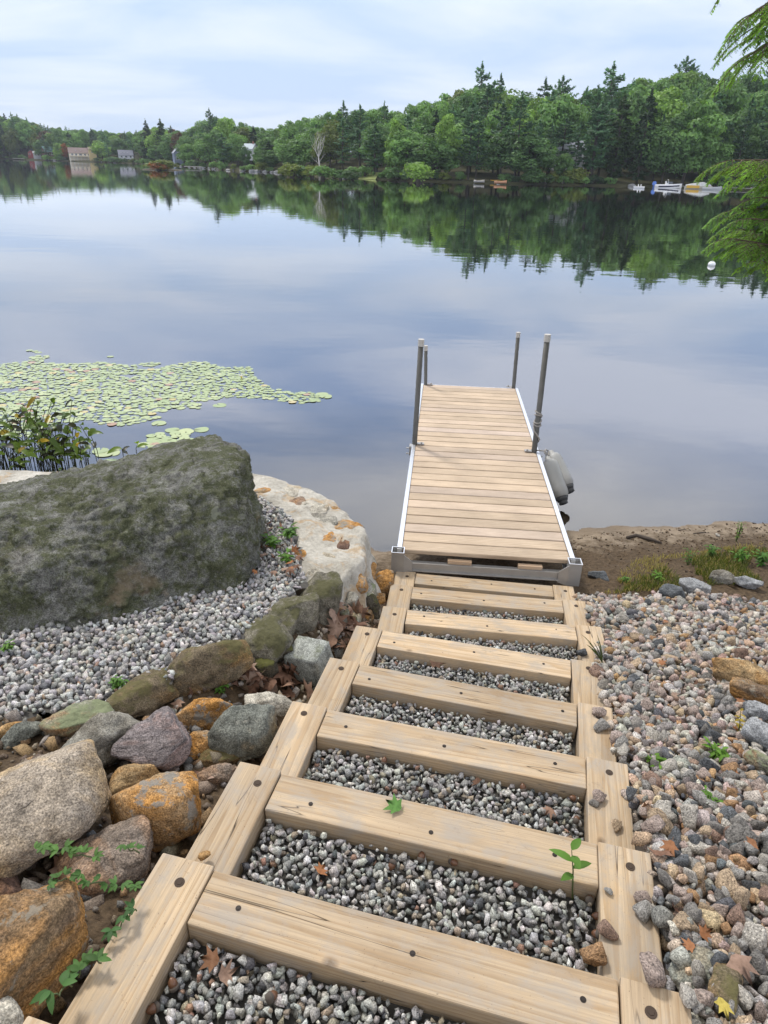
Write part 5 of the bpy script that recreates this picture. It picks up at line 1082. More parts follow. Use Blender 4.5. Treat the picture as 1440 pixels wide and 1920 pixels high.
# ------------------------------------------------------------------ boats and floats
def loft(secs, closed_ends=True):
    n = len(secs[0]); V = np.array([p for s in secs for p in s]); F = []
    for i in range(len(secs)-1):
        for k in range(n): F.append((i*n+k, i*n+(k+1) % n, (i+1)*n+(k+1) % n, (i+1)*n+k))
    F.append(tuple(range(n-1, -1, -1))); F.append(tuple((len(secs)-1)*n+k for k in range(n))); return V, F
WHITEGEL = plain('white_gelcoat', (0.78, 0.78, 0.78), 0.25); NAVY = plain('dark_hull', (0.03, 0.03, 0.06), 0.3); BLUEC = plain('blue_cover', (0.10, 0.20, 0.55), 0.6); TANC = plain('canvas_cover', (0.45, 0.42, 0.35), 0.85); YEL = plain('yellow_vinyl', (0.60, 0.36, 0.05), 0.6); SCREEN = plain('smoked_screen', (0.10, 0.11, 0.12), 0.15)
def hull_secs(Ln, B, top, bot, z0f, zt, n=9):
    out = []
    for k in range(n):
        f = k/(n-1); bw_ = B/2*(1-max(0, (f-0.45)/0.55)**2.2)*0.98+0.02; x = Ln*(f-0.5); zt_ = zt+0.28*f*f; zb = -0.12+0.45*max(0, f-0.6)**2*6*0.35
        out.append([(x, -bw_*top, zt_), (x, -bw_, zt_-0.18), (x, -bw_*0.85, zb+0.1), (x, 0, zb-0.1), (x, bw_*0.85, zb+0.1), (x, bw_, zt_-0.18), (x, bw_*top, zt_)])
    return out
def motorboat(p, rz, lab, Ln=5.4):
    root = empty('motorboat', p, rz, label=lab, cat='boat'); V, F = loft(hull_secs(Ln, 2.1, 0.9, 0, 0, 0.62)); b = MB(); b.add(V, F); b.build('hull', WHITEGEL, root)
    b = MB()
    for s in (-1, 1):
        for k in range(6):
            f0, f1 = 0.12+k*0.13, 0.12+(k+1)*0.13; q = []
            for f in (f0, f1):
                bw_ = 1.05*(1-max(0, (f-0.45)/0.55)**2.2)*0.98+0.045; x = Ln*(f-0.5); z = 0.40+0.28*f*f; q.append((x, s*bw_*0.97, z-0.02)); q.append((x, s*bw_*0.90, z-0.28))
            b.add([q[0], q[1], q[3], q[2], *[(x, y-s*0.05, z) for x, y, z in (q[0], q[1], q[3], q[2])]], [(0, 1, 2, 3), (7, 6, 5, 4)])
    b.build('hull_stripe', NAVY, root)
    b = MB(); b.box((-0.7, 0, 0.60), (2.4, 1.5, 0.10)); b.build('cockpit', plain('cockpit_lining', (0.35, 0.34, 0.33), 0.7), root)
    b = MB()
    for x, y, rz_ in ((0.75, 0, 0), (0.3, 0.75, 1.35), (0.3, -0.75, -1.35)):
        b.box((x, y, 0.98), (0.05, 1.2 if rz_ == 0 else 0.8, 0.42), rz_)
    b.build('windscreen', SCREEN, root)
    b = MB(); b.tube([(-0.2, -0.95, 0.7), (-0.25, -0.9, 1.5), (-0.3, 0, 1.62), (-0.25, 0.9, 1.5), (-0.2, 0.95, 0.7)], 0.03, 6); b.build('tow_bar', ALU, root, True)
    for y in (-0.4, 0.4):
        b = MB(); b.box((-0.3, y, 0.78), (0.5, 0.5, 0.3)); b.box((-0.55, y, 1.0), (0.12, 0.5, 0.5)); b.build('seat', WHITEGEL, root)
    b = MB(); V, F = loft([[(x, -w_, z0_), (x, -w_*0.8, z1), (x, w_*0.8, z1), (x, w_, z0_)] for x, w_, z0_, z1 in ((-3.2, 0.16, 0.55, 0.85), (-3.0, 0.27, 0.40, 1.15), (-2.65, 0.27, 0.40, 1.2), (-2.45, 0.2, 0.5, 1.0))]); b.add(V, F); b.box((-2.85, 0, 0.2), (0.25, 0.14, 0.6)); b.build('outboard_motor', BLUEC, root)
p = at(1250, 352.5, CAMZ); rb = -math.atan2(p[0], p[1])
motorboat((p[0], p[1]-0.5, 0.02), rb+0.18, 'white motorboat with a dark side stripe and a blue covered outboard')
bpy.data.objects['motorboat'].scale = (0.86,)*3
p = at(1307, 354.5, CAMZ); root = empty('covered_boat', (p[0], p[1]-0.3, 0), rb+0.1, label='low boat under a pale canvas cover with a yellow side', cat='boat'); root.scale = (0.88,)*3
b = MB(); b.add(*loft(hull_secs(5.0, 1.9, 0.9, 0, 0, 0.45))); b.build('hull', TANC, root); b = MB(); b.box((-1.1, -0.95, 0.42), (2.4, 0.08, 0.5)); b.build('side_panel', YEL, root)
b = MB(); b.add(*loft([[(x, -w_, 0.55), (x, -w_*0.7, z), (x, w_*0.7, z), (x, w_, 0.55)] for x, w_, z in ((-2.4, 0.8, 0.75), (-1.4, 0.9, 0.95), (-0.2, 0.95, 1.15), (0.8, 0.85, 1.3), (1.6, 0.6, 1.05), (2.3, 0.2, 0.85))])); b.build('canvas_cover', plain('pale_tarp', (0.52, 0.52, 0.50), 0.8, 0, 0.3, 2), root)
p = at(1335, 356, CAMZ); root = empty('rowing_boat', (p[0], p[1], 0), rb-0.3, label='small grey rowing boat right of the canvas covered boat', cat='boat'); b = MB(); b.add(*loft(hull_secs(3.0, 1.2, 0.9, 0, 0, 0.35))); b.build('hull', plain('grey_paint', (0.42, 0.43, 0.43), 0.6), root); b = MB(); b.box((-0.2, 0, 0.48), (0.25, 1.0, 0.06)); b.build('seat', TANC, root)
for px, lab in ((1283, 'low grey jetty between the motorboat and the covered boat'), (1380, 'long low jetty running right behind the hemlock branch')):
    p = at(px, 353+(px-1283)*0.035, CAMZ); root = empty('jetty', (p[0], p[1]+1.2, 0), rb, label=lab, cat='jetty'); ln = 2.6 if px < 1300 else 7.0
    b = MB(); b.box((0, 0, 0.32), (ln, 1.3, 0.10)); b.build('decking', plain('old_boards', (0.24, 0.23, 0.21), 0.9, 0, 0.3, 3), root)
    for s in (-1, 1):
        for t in (-1, 1): b = MB(); b.tube([(s*ln*0.45, t*0.5, -1.2), (s*ln*0.45, t*0.5, 0.55)], 0.07, 8); b.build('pile', BARK, root)
p = at(1198, 353, CAMZ); root = empty('swim_raft', (p[0], p[1], 0), rb, label='white swim raft with two small bollards floating left of the motorboat', cat='raft'); root.scale = (0.85,)*3
b = MB(); b.box((0, 0, 0.22), (2.1, 2.0, 0.24)); b.build('raft_deck', WHITEGEL, root, bevel=0.03)
for s in (-1, 1): b = MB(); b.tube([(-1.0, s*0.7, 0.02), (1.0, s*0.7, 0.02)], 0.16, 10); b.build('float', WHITEGEL, root)
for x in (-0.2, 0.3): b = MB(); b.tube([(x, 0, 0.3), (x, 0, 0.75)], 0.07, 8); b.build('bollard', WHITEGEL, root)
p = at(1334, 498, CAMZ); root = empty('mooring_buoy', (p[0], p[1], 0), 0, label='small round white mooring buoy floating off the hemlock branches', cat='buoy')
V, F = ico(3); me = npmesh('float', V*np.array([0.125, 0.125, 0.10])+np.array([0, 0, 0.045]), F, True); link('float', me, WHITEGEL, root); b = MB(); b.tube([(0, 0, 0.13), (0, 0, 0.17)], 0.022, 8); b.build('ring', ALUD, root)
def canoe(px, py, Ln, mat, tilt, lab, name='canoe'):
    p = at(px, py, CAMZ); root = empty(name, (p[0], p[1]+0.6, 0.12), -math.atan2(p[0], p[1])+0.25, label=lab, cat='canoe'); root.rotation_euler[1] = tilt
    secs = []
    for k in range(9):
        f = k/8*2-1; w_ = 0.42*(1-abs(f)**2.2)+0.02; zt = 0.38+0.16*f*f; secs.append([(f*Ln/2, -w_, zt), (f*Ln/2, -w_*0.85, 0.1), (f*Ln/2, 0, 0.0), (f*Ln/2, w_*0.85, 0.1), (f*Ln/2, w_, zt), (f*Ln/2, w_*0.75, zt-0.12), (f*Ln/2, 0, zt-0.2), (f*Ln/2, -w_*0.75, zt-0.12)])
    b = MB(); b.add(*loft(secs)); b.build('hull', mat, root, True); b = MB(); b.box((0.5, 0, 0.33), (0.2, 0.7, 0.03)); b.box((-0.5, 0, 0.33), (0.2, 0.7, 0.03)); b.build('thwart', BARK, root)
canoe(899, 344.5, 1.9, ALUD, 0.0, 'grey aluminium canoe pulled up at the dark far bank')
canoe(932, 343, 2.4, YEL, -0.10, 'yellow canoe tilted on the far bank right of the grey one')
canoe(939, 346, 2.2, plain('faded_orange', (0.42, 0.22, 0.12), 0.7), -0.03, 'faded orange canoe lying below the yellow one')
for px, py, ln, lab in ((508, 322, 3.4, 'small dark boathouse jetty on the far bank left of the bare tree bushes'), (230, 303, 7, 'pale jetty in front of the grey slate roofed lake house'), (362, 316, 5, 'low jetty with grey rocks below the grey blue house'), (110, 301.5, 6, 'pale jetty below the dark timber lodge'), (35, 299.5, 5, 'pale jetty on the far left shore')):
    p = at(px, py, CAMZ); root = empty('jetty', (p[0], p[1], 0), -math.atan2(p[0], p[1]), label=lab, cat='jetty'); b = MB(); b.box((0, 0, 0.5), (ln, 2.0, 0.15)); b.build('decking', plain('jetty_boards', (0.36, 0.34, 0.31), 0.9), root)
    for s in (-1, 1): b = MB(); b.tube([(s*ln*0.45, -0.8, -1.2), (s*ln*0.45, -0.8, 0.8)], 0.10, 8); b.build('pile', BARK, root)
# shoreline boulders on the far bank
rg2 = random.Random(5); V, F = rock_shape(903, 12, 12, 2, 0.7); FRK = npmesh('shore_rock', V, F, True); FRK.materials.append(RM['bluegrey'])
for k in range(46):
    px = rg2.uniform(-20, 1420) if k > 26 else rg2.uniform(340, 530); az = az_of(px, 335); p = far_p(az, rg2.uniform(-0.5, 0.9)); s = rg2.uniform(0.25, 0.7)
    o = link('shore_rock', FRK, None, None, (p[0], p[1], 0.1), (0, 0, rg2.uniform(0, 6)), label='pale grey boulder on the far waterline '+next(z for lim, z in ZN if px < lim), cat='rock', group='boulders along the far waterline '+next(z for lim, z in ZN if px < lim)); o.scale = (s*1.3, s, s*0.7)

# ------------------------------------------------------------------ lily pads
def pad_mesh(seed):
    rng = np.random.default_rng(seed); n = 22; a = np.linspace(0.16, 2*math.pi-0.16, n); r = 1+0.05*np.sin(a*3+seed)+rng.normal(0, 0.015, n)
    z = 0.0+0.022*np.maximum(0, np.sin(a*rng.integers(2, 4)+seed))*rng.uniform(0.1, 1)
    V = np.concatenate([[[0.05, 0, 0.0]], np.stack([np.cos(a)*r*0.55, np.sin(a)*r*0.55, z*0.3], 1), np.stack([np.cos(a)*r, np.sin(a)*r, z], 1), np.zeros((0, 3))])
    F = [(0, 1+k, 2+k) for k in range(n-1)]+[(1+k, 1+n+k, 2+n+k, 2+k) for k in range(n-1)]+[]
    return npmesh('lily_pad', V, F, True)
def pad_mat(nm, a, b, spot=None):
    m = MT(nm); v = m.coord(); c = m.mix(m.rand(), a, b); c = m.mix(m.ramp(m.noise(v, 1.6, 5, 0.7), [(0.5, 0), (0.75, 0.5)]), c, spot or tuple(x*0.7 for x in a)); m.set(color=c, rough=0.35, spec=0.5); return m.m
PADM = [pad_mat('lily_green', (0.27, 0.345, 0.14), (0.41, 0.46, 0.21), (0.45, 0.44, 0.19)), pad_mat('lily_yellow', (0.45, 0.38, 0.12), (0.50, 0.42, 0.22)), pad_mat('lily_brown', (0.34, 0.19, 0.10), (0.42, 0.30, 0.20))]
PADS = []
for k in range(6):
    base_ = pad_mesh(k); row_ = []
    for mt in PADM: c_ = base_.copy(); c_.materials.append(mt); row_.append(c_)
    PADS.append(row_)
LP = [at(x, y, CAMZ)[:2] for x, y in ((-260, 664), (0, 657), (62, 657), (100, 668), (170, 674), (215, 668), (300, 668), (325, 684), (372, 676), (420, 690), (468, 688), (474, 706), (500, 724), (548, 738), (592, 736), (600, 752), (560, 757), (500, 748), (440, 744), (375, 752), (372, 770), (320, 776), (250, 796), (210, 800), (160, 786), (100, 796), (60, 818), (0, 822), (-120, 840), (-330, 800))]
LP2 = [at(x, y, CAMZ)[:2] for x, y in ((284, 816), (330, 804), (362, 812), (356, 828), (316, 834), (300, 846), (268, 836))]
rng = np.random.default_rng(77); cand = []
def fill_pads(poly, n, rmin, rmax, dens_gap):
    P_ = np.array(poly); X = rng.uniform(P_[:, 0].min(), P_[:, 0].max(), 70000); Y = rng.uniform(P_[:, 1].min(), P_[:, 1].max(), 70000)
    k = inpoly(X, Y, poly) & (fbm(np.stack([X*0.8, Y*1.1, 0*X], 1), 3, 6) > dens_gap); X, Y = X[k], Y[k]; out = np.zeros((n, 3)); c = 0
    for x, y in zip(X, Y):
        if c >= n: break
        r = rng.uniform(rmin, rmax)
        if c and (((x-out[:c, 0])**2+(y-out[:c, 1])**2) < ((r+out[:c, 2])*0.80)**2).any(): continue
        out[c] = (x, y, r); c += 1
    return [tuple(q) for q in out[:c]]
pads = [(p, 0) for p in fill_pads(LP, 3600, 0.032, 0.062, -0.55)]+[(p, 1) for p in fill_pads(LP2, 26, 0.055, 0.10, -0.3)]
for px, py in ((604, 740), (611, 744), (412, 760), (378, 806), (298, 794), (196, 852), (188, 846), (206, 866), (210, 850)): q = at(px, py, CAMZ); pads.append(((q[0], q[1], 0.09), 2 if px > 600 else 3))
pv = [to_px((p[0], p[1], 0)) for p, z in pads]
sz_ = np.array([p[2]/v[2]*(1 if -5 < v[0] < 1440 else 0.01) for (p, z), v in zip(pads, pv)]); order = np.argsort(-sz_)
own = set(int(q) for q in order[:300]) | set(i for i, (p, z) in enumerate(pads) if z)
GL = {0: ['pale green lily pad in the dense raft left of the dock', 'yellowing lily pad in the dense raft left of the dock', 'brown withered lily pad in the dense raft left of the dock'], 1: ['green lily pad in the small separate cluster behind the boulder', 'yellowing lily pad in the small separate cluster behind the boulder', 'brown lily pad in the small separate cluster behind the boulder'],
      2: ['green lily pad at the outermost right tip of the raft', 'green lily pad at the outermost right tip of the raft', 'green lily pad at the outermost right tip of the raft'], 3: ['stray lily pad on open water at the edge of the raft']*3}
SV, SF, ST, so = [], [], [], 0
for i, (p, z) in enumerate(pads):
    c_ = 0 if z == 2 else int(rng.choice(3, p=(0.84, 0.10, 0.06))); k = int(rng.integers(0, 6)); rz = rng.uniform(0, 6.28)
    if i in own:
        o = link('lily_pad', PADS[k][c_], None, None, (p[0], p[1], 0.002+0.0016*(i % 5)), (rng.normal(0, 0.006), rng.normal(0, 0.006), rz), label=GL[z][c_], cat='lily pad', group=GL[z][c_].replace('lily pad', 'lily pads')); o.scale = (p[2],)*3
    else:
        n = 14; a = rz+np.linspace(0.2, 2*math.pi-0.2, n); zz_ = 0.002+0.0016*(i % 5); SV += [(p[0], p[1], zz_)]+[(p[0]+math.cos(q)*p[2], p[1]+math.sin(q)*p[2], zz_+0.0006) for q in a]; SF += [(so, so+1+j, so+2+j) for j in range(n-1)]; so += n+1
if SF: link('lily_pads', npmesh('lily_pads', SV, SF, True), PADM[0], kind='stuff', label='mass of smaller green lily pads far out in the raft', cat='lily pads')
def flower(px, py):
    p = at(px, py, CAMZ); root = empty('water_lily', (p[0], p[1], 0.01), 0, label='single white water lily blossom near the right end of the raft', cat='flower'); b = MB()
    for k in range(12):
        a = k*0.53; t = 0.02+0.025*(k % 2); b.add([(0, 0, 0.01), (math.cos(a-0.25)*0.03, math.sin(a-0.25)*0.03, 0.02+t*0.5), (math.cos(a)*0.06, math.sin(a)*0.06, 0.02+t), (math.cos(a+0.25)*0.03, math.sin(a+0.25)*0.03, 0.02+t*0.5)], [(0, 1, 2, 3)])
    b.build('petals', plain('lily_white', (0.8, 0.8, 0.75), 0.5), root); b = MB(); b.tube([(0, 0, 0.0), (0, 0, 0.03)], 0.012, 8); b.build('flower_centre', plain('lily_centre', (0.7, 0.5, 0.05), 0.6), root)
flower(453, 710)

# ------------------------------------------------------------------ leaf blades
def blade(pts, width, nrm=(0, 0, 1), cup=0.15, tip=0.0):
    """a leaf strip along pts with a width profile; returns verts, faces"""
    pts = [Vector(p) for p in pts]; n = len(pts); V, F = [], []; nv = Vector(nrm)
    for i, p in enumerate(pts):
        t = (pts[min(i+1, n-1)]-pts[max(i-1, 0)]).normalized(); s = t.cross(nv); s = s.normalized() if s.length > 1e-5 else t.orthogonal().normalized(); u = s.cross(t)
        f = i/(n-1); wd = width*(math.sin(math.pi*min(1, f**0.75*0.97+0.03))**0.8+tip*0.1); V += [tuple(p-s*wd+u*wd*cup), tuple(p), tuple(p+s*wd+u*wd*cup)]
    for i in range(n-1):
        o = i*3; F += [(o, o+1, o+4, o+3), (o+1, o+2, o+5, o+4)]
    return V, F
PK = leaf_mat('pickerel_leaf', (0.085, 0.145, 0.03), trans=0.3, rough=0.35); PKD = leaf_mat('pickerel_dark', (0.022, 0.026, 0.012), rough=0.4); PKY = leaf_mat('pickerel_yellow', (0.40, 0.30, 0.04)); STEM = plain('green_stem', (0.075, 0.10, 0.03), 0.5, 0, 0.3, 20); STEMD = plain('dark_stem', (0.035, 0.037, 0.016), 0.9, spec=0.05)
def water_plant(p, hgt, seed, lab, ns=9, grp='pickerel weeds standing in the shallows behind the wall'):
    rg = random.Random(seed); root = empty('pickerel_weed', p, 0, label=lab, cat='water plant', group=grp); st = MB(); lv = {0: MB(), 1: MB(), 2: MB()}
    for k in range(ns):
        a = rg.uniform(0, 6.28); ln = hgt*rg.uniform(0.55, 1.05); dx = math.cos(a)*ln*rg.uniform(0.10, 0.6); dy = math.sin(a)*ln*rg.uniform(0.1, 0.45); x0, y0 = rg.uniform(-0.12, 0.12), rg.uniform(-0.1, 0.1)
        q = Vector((x0+dx, y0+dy, ln)); st.tube([(x0, y0, -0.3), (x0+dx*0.3, y0+dy*0.3, ln*0.5), tuple(q)], [0.0042, 0.0035, 0.003], 5)
        la = rg.uniform(0, 6.28); ll = rg.uniform(0.09, 0.165); el = rg.uniform(-0.5, 1.2); d = Vector((math.cos(la)*math.cos(el), math.sin(la)*math.cos(el), math.sin(el)))
        pts = [q+d*ll*t+Vector((0, 0, -0.06*t*t)) for t in np.linspace(0, 1, 7)]; c = 0 if rg.random() < 0.74 else (1 if rg.random() < 0.75 else 2)
        V, F = blade(pts, ll*rg.uniform(0.17, 0.26), (rg.uniform(-.6, .6), rg.uniform(-.9, .2), 0.8), 0.25); t = rg.uniform(0.7, 1.3); lv[c].add(V, F, (t, t, t))
        for _ in range(rg.choice((0, 1, 2, 2))):
            z = ln*rg.uniform(0.30, 0.9); q2 = Vector((x0+dx*z/ln, y0+dy*z/ln, z)); la += 2; pts = [q2+Vector((math.cos(la)*t*0.13, math.sin(la)*t*0.13, 0.09*t-0.07*t*t)) for t in np.linspace(0, 1, 6)]; V, F = blade(pts, 0.022, (0, -0.5, 0.8), 0.25); lv[rg.choice((0, 0, 1))].add(V, F, (1, 1, 1))
    st.build('stems', STEMD, root, True)
    for c, nm, mt in ((0, 'leaves', PK), (1, 'dead_leaves', PKD), (2, 'yellow_leaves', PKY)):
        if lv[c].v: lv[c].build(nm, mt, root, True, tint=True)
PWL = ['leftmost clump of pickerel weed at the picture edge', 'tall clump of pickerel weed with its leaves above the lily pads', 'dense clump of pickerel weed close behind the pale wall', 'clump of pickerel weed with drooping dark leaves left of the boulder', 'low clump of pickerel weed leaning toward the boulder', 'rightmost clump of pickerel weed with bent brown stems', 'sparse clump of pickerel weed behind the dense one', 'thin clump of pickerel weed at the left among dark stems', 'short clump of pickerel weed touching the wall', 'loose clump of pickerel weed over open water']
for k, (px, py, hh, ns) in enumerate([(10, 884, 0.62, 13), (52, 880, 0.80, 12), (88, 884, 0.58, 14), (122, 882, 0.62, 12), (140, 886, 0.42, 10), (165, 880, 0.55, 8), (70, 862, 0.62, 9), (-20, 880, 0.7, 12), (40, 896, 0.45, 12), (106, 862, 0.55, 8)]):
    p = at(px, py, CAMZ); water_plant((p[0], p[1], 0), hh, 60+k, PWL[k], int(ns*1.1))
water_plant(tuple(at(232, 852, CAMZ)), 0.16, 91, 'single short pickerel weed shoot standing alone on the water above the boulder', 2, None)

# ------------------------------------------------------------------ hemlock beside the beach
HN = leaf_mat('hemlock_needles', (0.14, 0.27, 0.065), trans=0.4, objvar=0.05); TW = plain('hemlock_twig', (0.10, 0.07, 0.045), 0.9, 0, 0.3, 30)
def hemlock():
    base = np.array([4.75, 5.75, 0.0]); base[2] = Gs(base[0], base[1])-0.05
    root = empty('hemlock_tree', base, 0, label='feathery green hemlock reaching its branches in from the right edge', cat='tree')
    b = MB(); b.tube([(0, 0, -0.3), (0.03, 0.02, 1.5), (-0.02, 0.0, 3.5), (0.0, 0.03, 6.5), (0, 0, 9.5)], [0.17, 0.14, 0.11, 0.07, 0.02], 12); b.build('trunk', BARK, root, True)
    rg = random.Random(12)
    def branch(z0, tip, seed, full=1.0, droop=0.10, mult=1.0):
        """limb from the trunk to tip (world) with flat drooping sprays"""
        rr = random.Random(seed); rn = np.random.default_rng(seed); T_ = Vector(tip)-Vector(base); S_ = Vector((0, 0, z0)); ln = (T_-S_).length
        mid = (S_+T_)/2+Vector((0, 0, ln*droop)); limb = [S_*(1-t)**2+mid*2*t*(1-t)+T_*t*t for t in np.linspace(0, 1, 14)]
        wood = MB(); wood.tube(limb, list(np.linspace(0.032, 0.004, 14)), 6); C, A, Wd, Ln, Tt = [], [], [], [], []
        def needles(p, q, dens, tint):
            v = q-p; l = v.length; n = max(3, int(l*dens))
            if l < 1e-4: return
            v = v/l; side = v.cross(Vector((0, 0, 1))); side = side.normalized() if side.length > 1e-3 else Vector((1, 0, 0))
            for k in range(n):
                f = (k+rr.random())/n; s = 1 if k % 2 else -1; c = p+v*l*f; d = (side*s*0.85+v*0.55+Vector((0, 0, rr.uniform(-0.35, 0.10)))).normalized()
                C.append(c); A.append(d); Ln.append(rr.uniform(0.024, 0.036)*(1.05-0.4*f)); Tt.append(tint*rr.uniform(0.8, 1.2))
        def twig(p, d, l, dep, tint):
            pts = []; q = p; dd = d.copy()
            nseg = 5
            for k in range(nseg):
                pts.append(q); dd = (dd+Vector((rr.uniform(-.10, .10), rr.uniform(-.10, .10), -0.10-0.05*k*(1 if dep else 0.4)))).normalized(); q = q+dd*l/nseg
            pts.append(q); wood.tube(pts, list(np.linspace(0.0045 if dep else 0.0025, 0.001, nseg+1)), 4, False)
            for a, c in zip(pts[:-1], pts[1:]): needles(a, c, 100 if dep else 120, tint)
            if dep:
                for k in range(int(l*34)+2):
                    f = (k+0.5)/(int(l*34)+2); i = min(nseg-1, int(f*nseg)); a = pts[i].lerp(pts[i+1], f*nseg-i); tv = (pts[i+1]-pts[i]).normalized(); sd = tv.cross(Vector((0, 0, 1))); sd = sd.normalized() if sd.length > 1e-3 else Vector((1, 0, 0))
                    twig(a, (tv*0.75+sd*(1 if k % 2 else -1)*0.75+Vector((0, 0, rr.uniform(-.2, .1)))).normalized(), l*0.42*(1.0-0.62*f)*rr.uniform(0.7, 1.15), dep-1, tint*rr.uniform(0.85, 1.2))
        n = int(ln*15*mult)
        for k in range(n):
            f = 0.28+0.70*(k+rr.random()*0.6)/n; i = min(12, int(f*13)); a = limb[i].lerp(limb[i+1], f*13-i); tv = (limb[i+1]-limb[i]).normalized(); sd = tv.cross(Vector((0, 0, 1))).normalized()
            d = (tv*rr.uniform(0.5, 0.9)+sd*(1 if k % 2 else -1)*rr.uniform(0.6, 1.0)+Vector((0, 0, rr.uniform(-0.20, 0.12)))).normalized(); twig(a, d, full*rr.uniform(0.28, 0.52)*(1.10-0.5*f), 1, rr.uniform(0.75, 1.3))
        tv = (limb[-1]-limb[-2]).normalized(); twig(limb[-1], tv, 0.28*full, 1, 1.1); twig(limb[-3], tv, 0.3*full, 1, 1.1)
        br = wood.build('branch', TW, root, True)
        C = np.array([c[:] for c in C]); A = np.array([c[:] for c in A]); Ln = np.array(Ln)[:, None]; Tt = np.array(Tt)[:, None]*np.ones((1, 3)); up_ = np.cross(A, np.array([0, 0, 1.0])); up_ /= np.maximum(np.linalg.norm(up_, axis=1)[:, None], 1e-3); wd = 0.0055
        Vq = np.stack([C-up_*wd*0.6, C+A*Ln*0.5-up_*wd, C+A*Ln, C+A*Ln*0.5+up_*wd], 1).reshape(-1, 3); Fq = np.arange(len(Vq)).reshape(-1, 4)
        link('needles', npmesh('needles', Vq, Fq, False, np.repeat(Tt, 4, 0)), HN, br)
    def tipw(px, py, y):
        d = ray(px, py); t = y/d[1]; return d*t+np.array([0, 0, CAMZ])
    branch(1.75, tipw(1376, 448, 5.1), 1, 0.85, 0.10)
    branch(2.6, tipw(1376, 300, 5.2), 2, 1.05, 0.10, 1.2)
    branch(2.35, tipw(1388, 392, 5.35), 3, 0.95, 0.10)
    branch(1.9, tipw(1424, 490, 5.0), 4, 0.7, 0.06, 0.7)
    branch(2.1, tipw(1392, 430, 5.6), 9, 0.9, 0.06)
    branch(4.6, tipw(1398, 108, 5.0), 6, 1.0, 0.08, 1.2)
    branch(5.0, tipw(1405, 30, 5.0), 7, 1.0, 0.10, 1.1)
    branch(4.9, tipw(1400, 60, 5.4), 8, 0.9, 0.06, 1.0)
    branch(5.6, tipw(1395, -60, 5.2), 10, 0.9, 0.06, 1.0)
    for k, (px, py, yy_) in enumerate([(1404, 338, 5.6), (1408, 410, 5.1), (1420, 462, 5.4), (1424, 440, 5.8), (1428, 370, 5.2), (1420, 70, 5.6), (1426, 20, 5.3)]): branch(2.0+0.0045*(470-py), tipw(px, py, yy_), 50+k, 0.85, 0.06, 1.0)
    for k in range(9):
        a = -1.2+k*0.42; z = 2.0+k*0.75; branch(z, base+np.array([math.cos(a)*1.7, math.sin(a)*1.7, z-0.3]), 30+k, 0.9, 0.08, 0.45)
hemlock()

# ------------------------------------------------------------------ fallen leaves
def maple_leaf(seed, curl):
    rg = random.Random(seed); lobes = [(0, 1.0), (0.42, 0.46), (0.80, 0.92), (1.22, 0.44), (1.62, 0.74), (2.2, 0.40), (2.75, 0.42), (3.14, 0.12)]
    ang, rad = [], []
    for a, r in lobes: ang.append(a); rad.append(r*rg.uniform(0.88, 1.1))
    A = [-a for a in ang[::-1]][1:]+ang[:-1]; Rr = rad[::-1][1:]+rad[:-1]
    pts = [(math.sin(a)*r, math.cos(a)*r) for a, r in zip(A, Rr)]; V = [(0, 0)]+pts+[(x*0.5, y*0.5) for x, y in pts]; n = len(pts); ph = rg.uniform(0, 6)
    def z(x, y): return curl*(0.35*math.sin(2.2*x+ph)*math.cos(1.7*y)+0.55*(x*x+y*y)*math.sin(1.5*math.atan2(y, x)+ph))
    V3 = [(x, y, z(x, y)) for x, y in V]; F = [(0, 1+n+k, 1+n+(k+1) % n) for k in range(n)]+[(1+n+k, 1+k, 1+(k+1) % n, 1+n+(k+1) % n) for k in range(n)]
    o = len(V3); V3 += [(0.012, -0.05, 0), (-0.012, -0.05, 0), (0.03, -0.75, 0.12*curl), (0.05, -0.75, 0.12*curl)]; F.append((o, o+1, o+2, o+3)); return npmesh('leaf', V3, F, True)
def dead_mat(nm, a, b):
    m = MT(nm); v = m.coord(); c = m.mix(m.rand(), a, b); c = m.mix(m.ramp(m.noise(v, 3, 5, 0.7), [(0.4, 0), (0.7, 0.7)]), c, tuple(x*0.45 for x in a)); m.set(color=c, rough=0.75, spec=0.2); return m.m
DRY = dead_mat('dry_leaf', (0.26, 0.155, 0.105), (0.34, 0.245, 0.19)); DRY2 = dead_mat('dark_dry_leaf', (0.13, 0.07, 0.045), (0.21, 0.115, 0.075)); ORG = dead_mat('orange_leaf', (0.36, 0.15, 0.06), (0.30, 0.16, 0.09)); GRN = dead_mat('green_leaf', (0.10, 0.22, 0.05), (0.12, 0.24, 0.06)); YLW = dead_mat('yellow_leaf', (0.5, 0.38, 0.06), (0.5, 0.40, 0.10))
LV = {}
for nm, mt in (('dry', DRY), ('dark', DRY2), ('org', ORG), ('grn', GRN), ('ylw', YLW)):
    LV[nm] = []
    for k in range(5):
        me = maple_leaf(k, 0.9 if nm in ('dry', 'dark') else 0.35); me.materials.append(mt); LV[nm].append(me)
rgl = random.Random(15)
def leaf(p, size, col, lab, grp=None, tilt=0.35, rz=None):
    o = link('fallen_leaf', LV[col][rgl.randrange(5)], None, None, p, (rgl.gauss(0, tilt), rgl.gauss(0, tilt), rgl.uniform(0, 6.28) if rz is None else rz), label=lab, cat='leaf', group=grp); o.scale = (size,)*3
def leaf_px(px, py, size, col, lab, grp=None, dz=0.02, tilt=0.35, drop=None):
    p = hit(px, py) if drop is None else at(px, py, drop); leaf((p[0], p[1], p[2]+dz), size, col, lab, grp, tilt)
fd = lambda i: CAMZ-float(frames[i][0][2])
leaf_px(742, 1515, 0.042, 'grn', 'fresh green leaf lying on the second cross beam', None, 0.006, 0.06, fd(2))
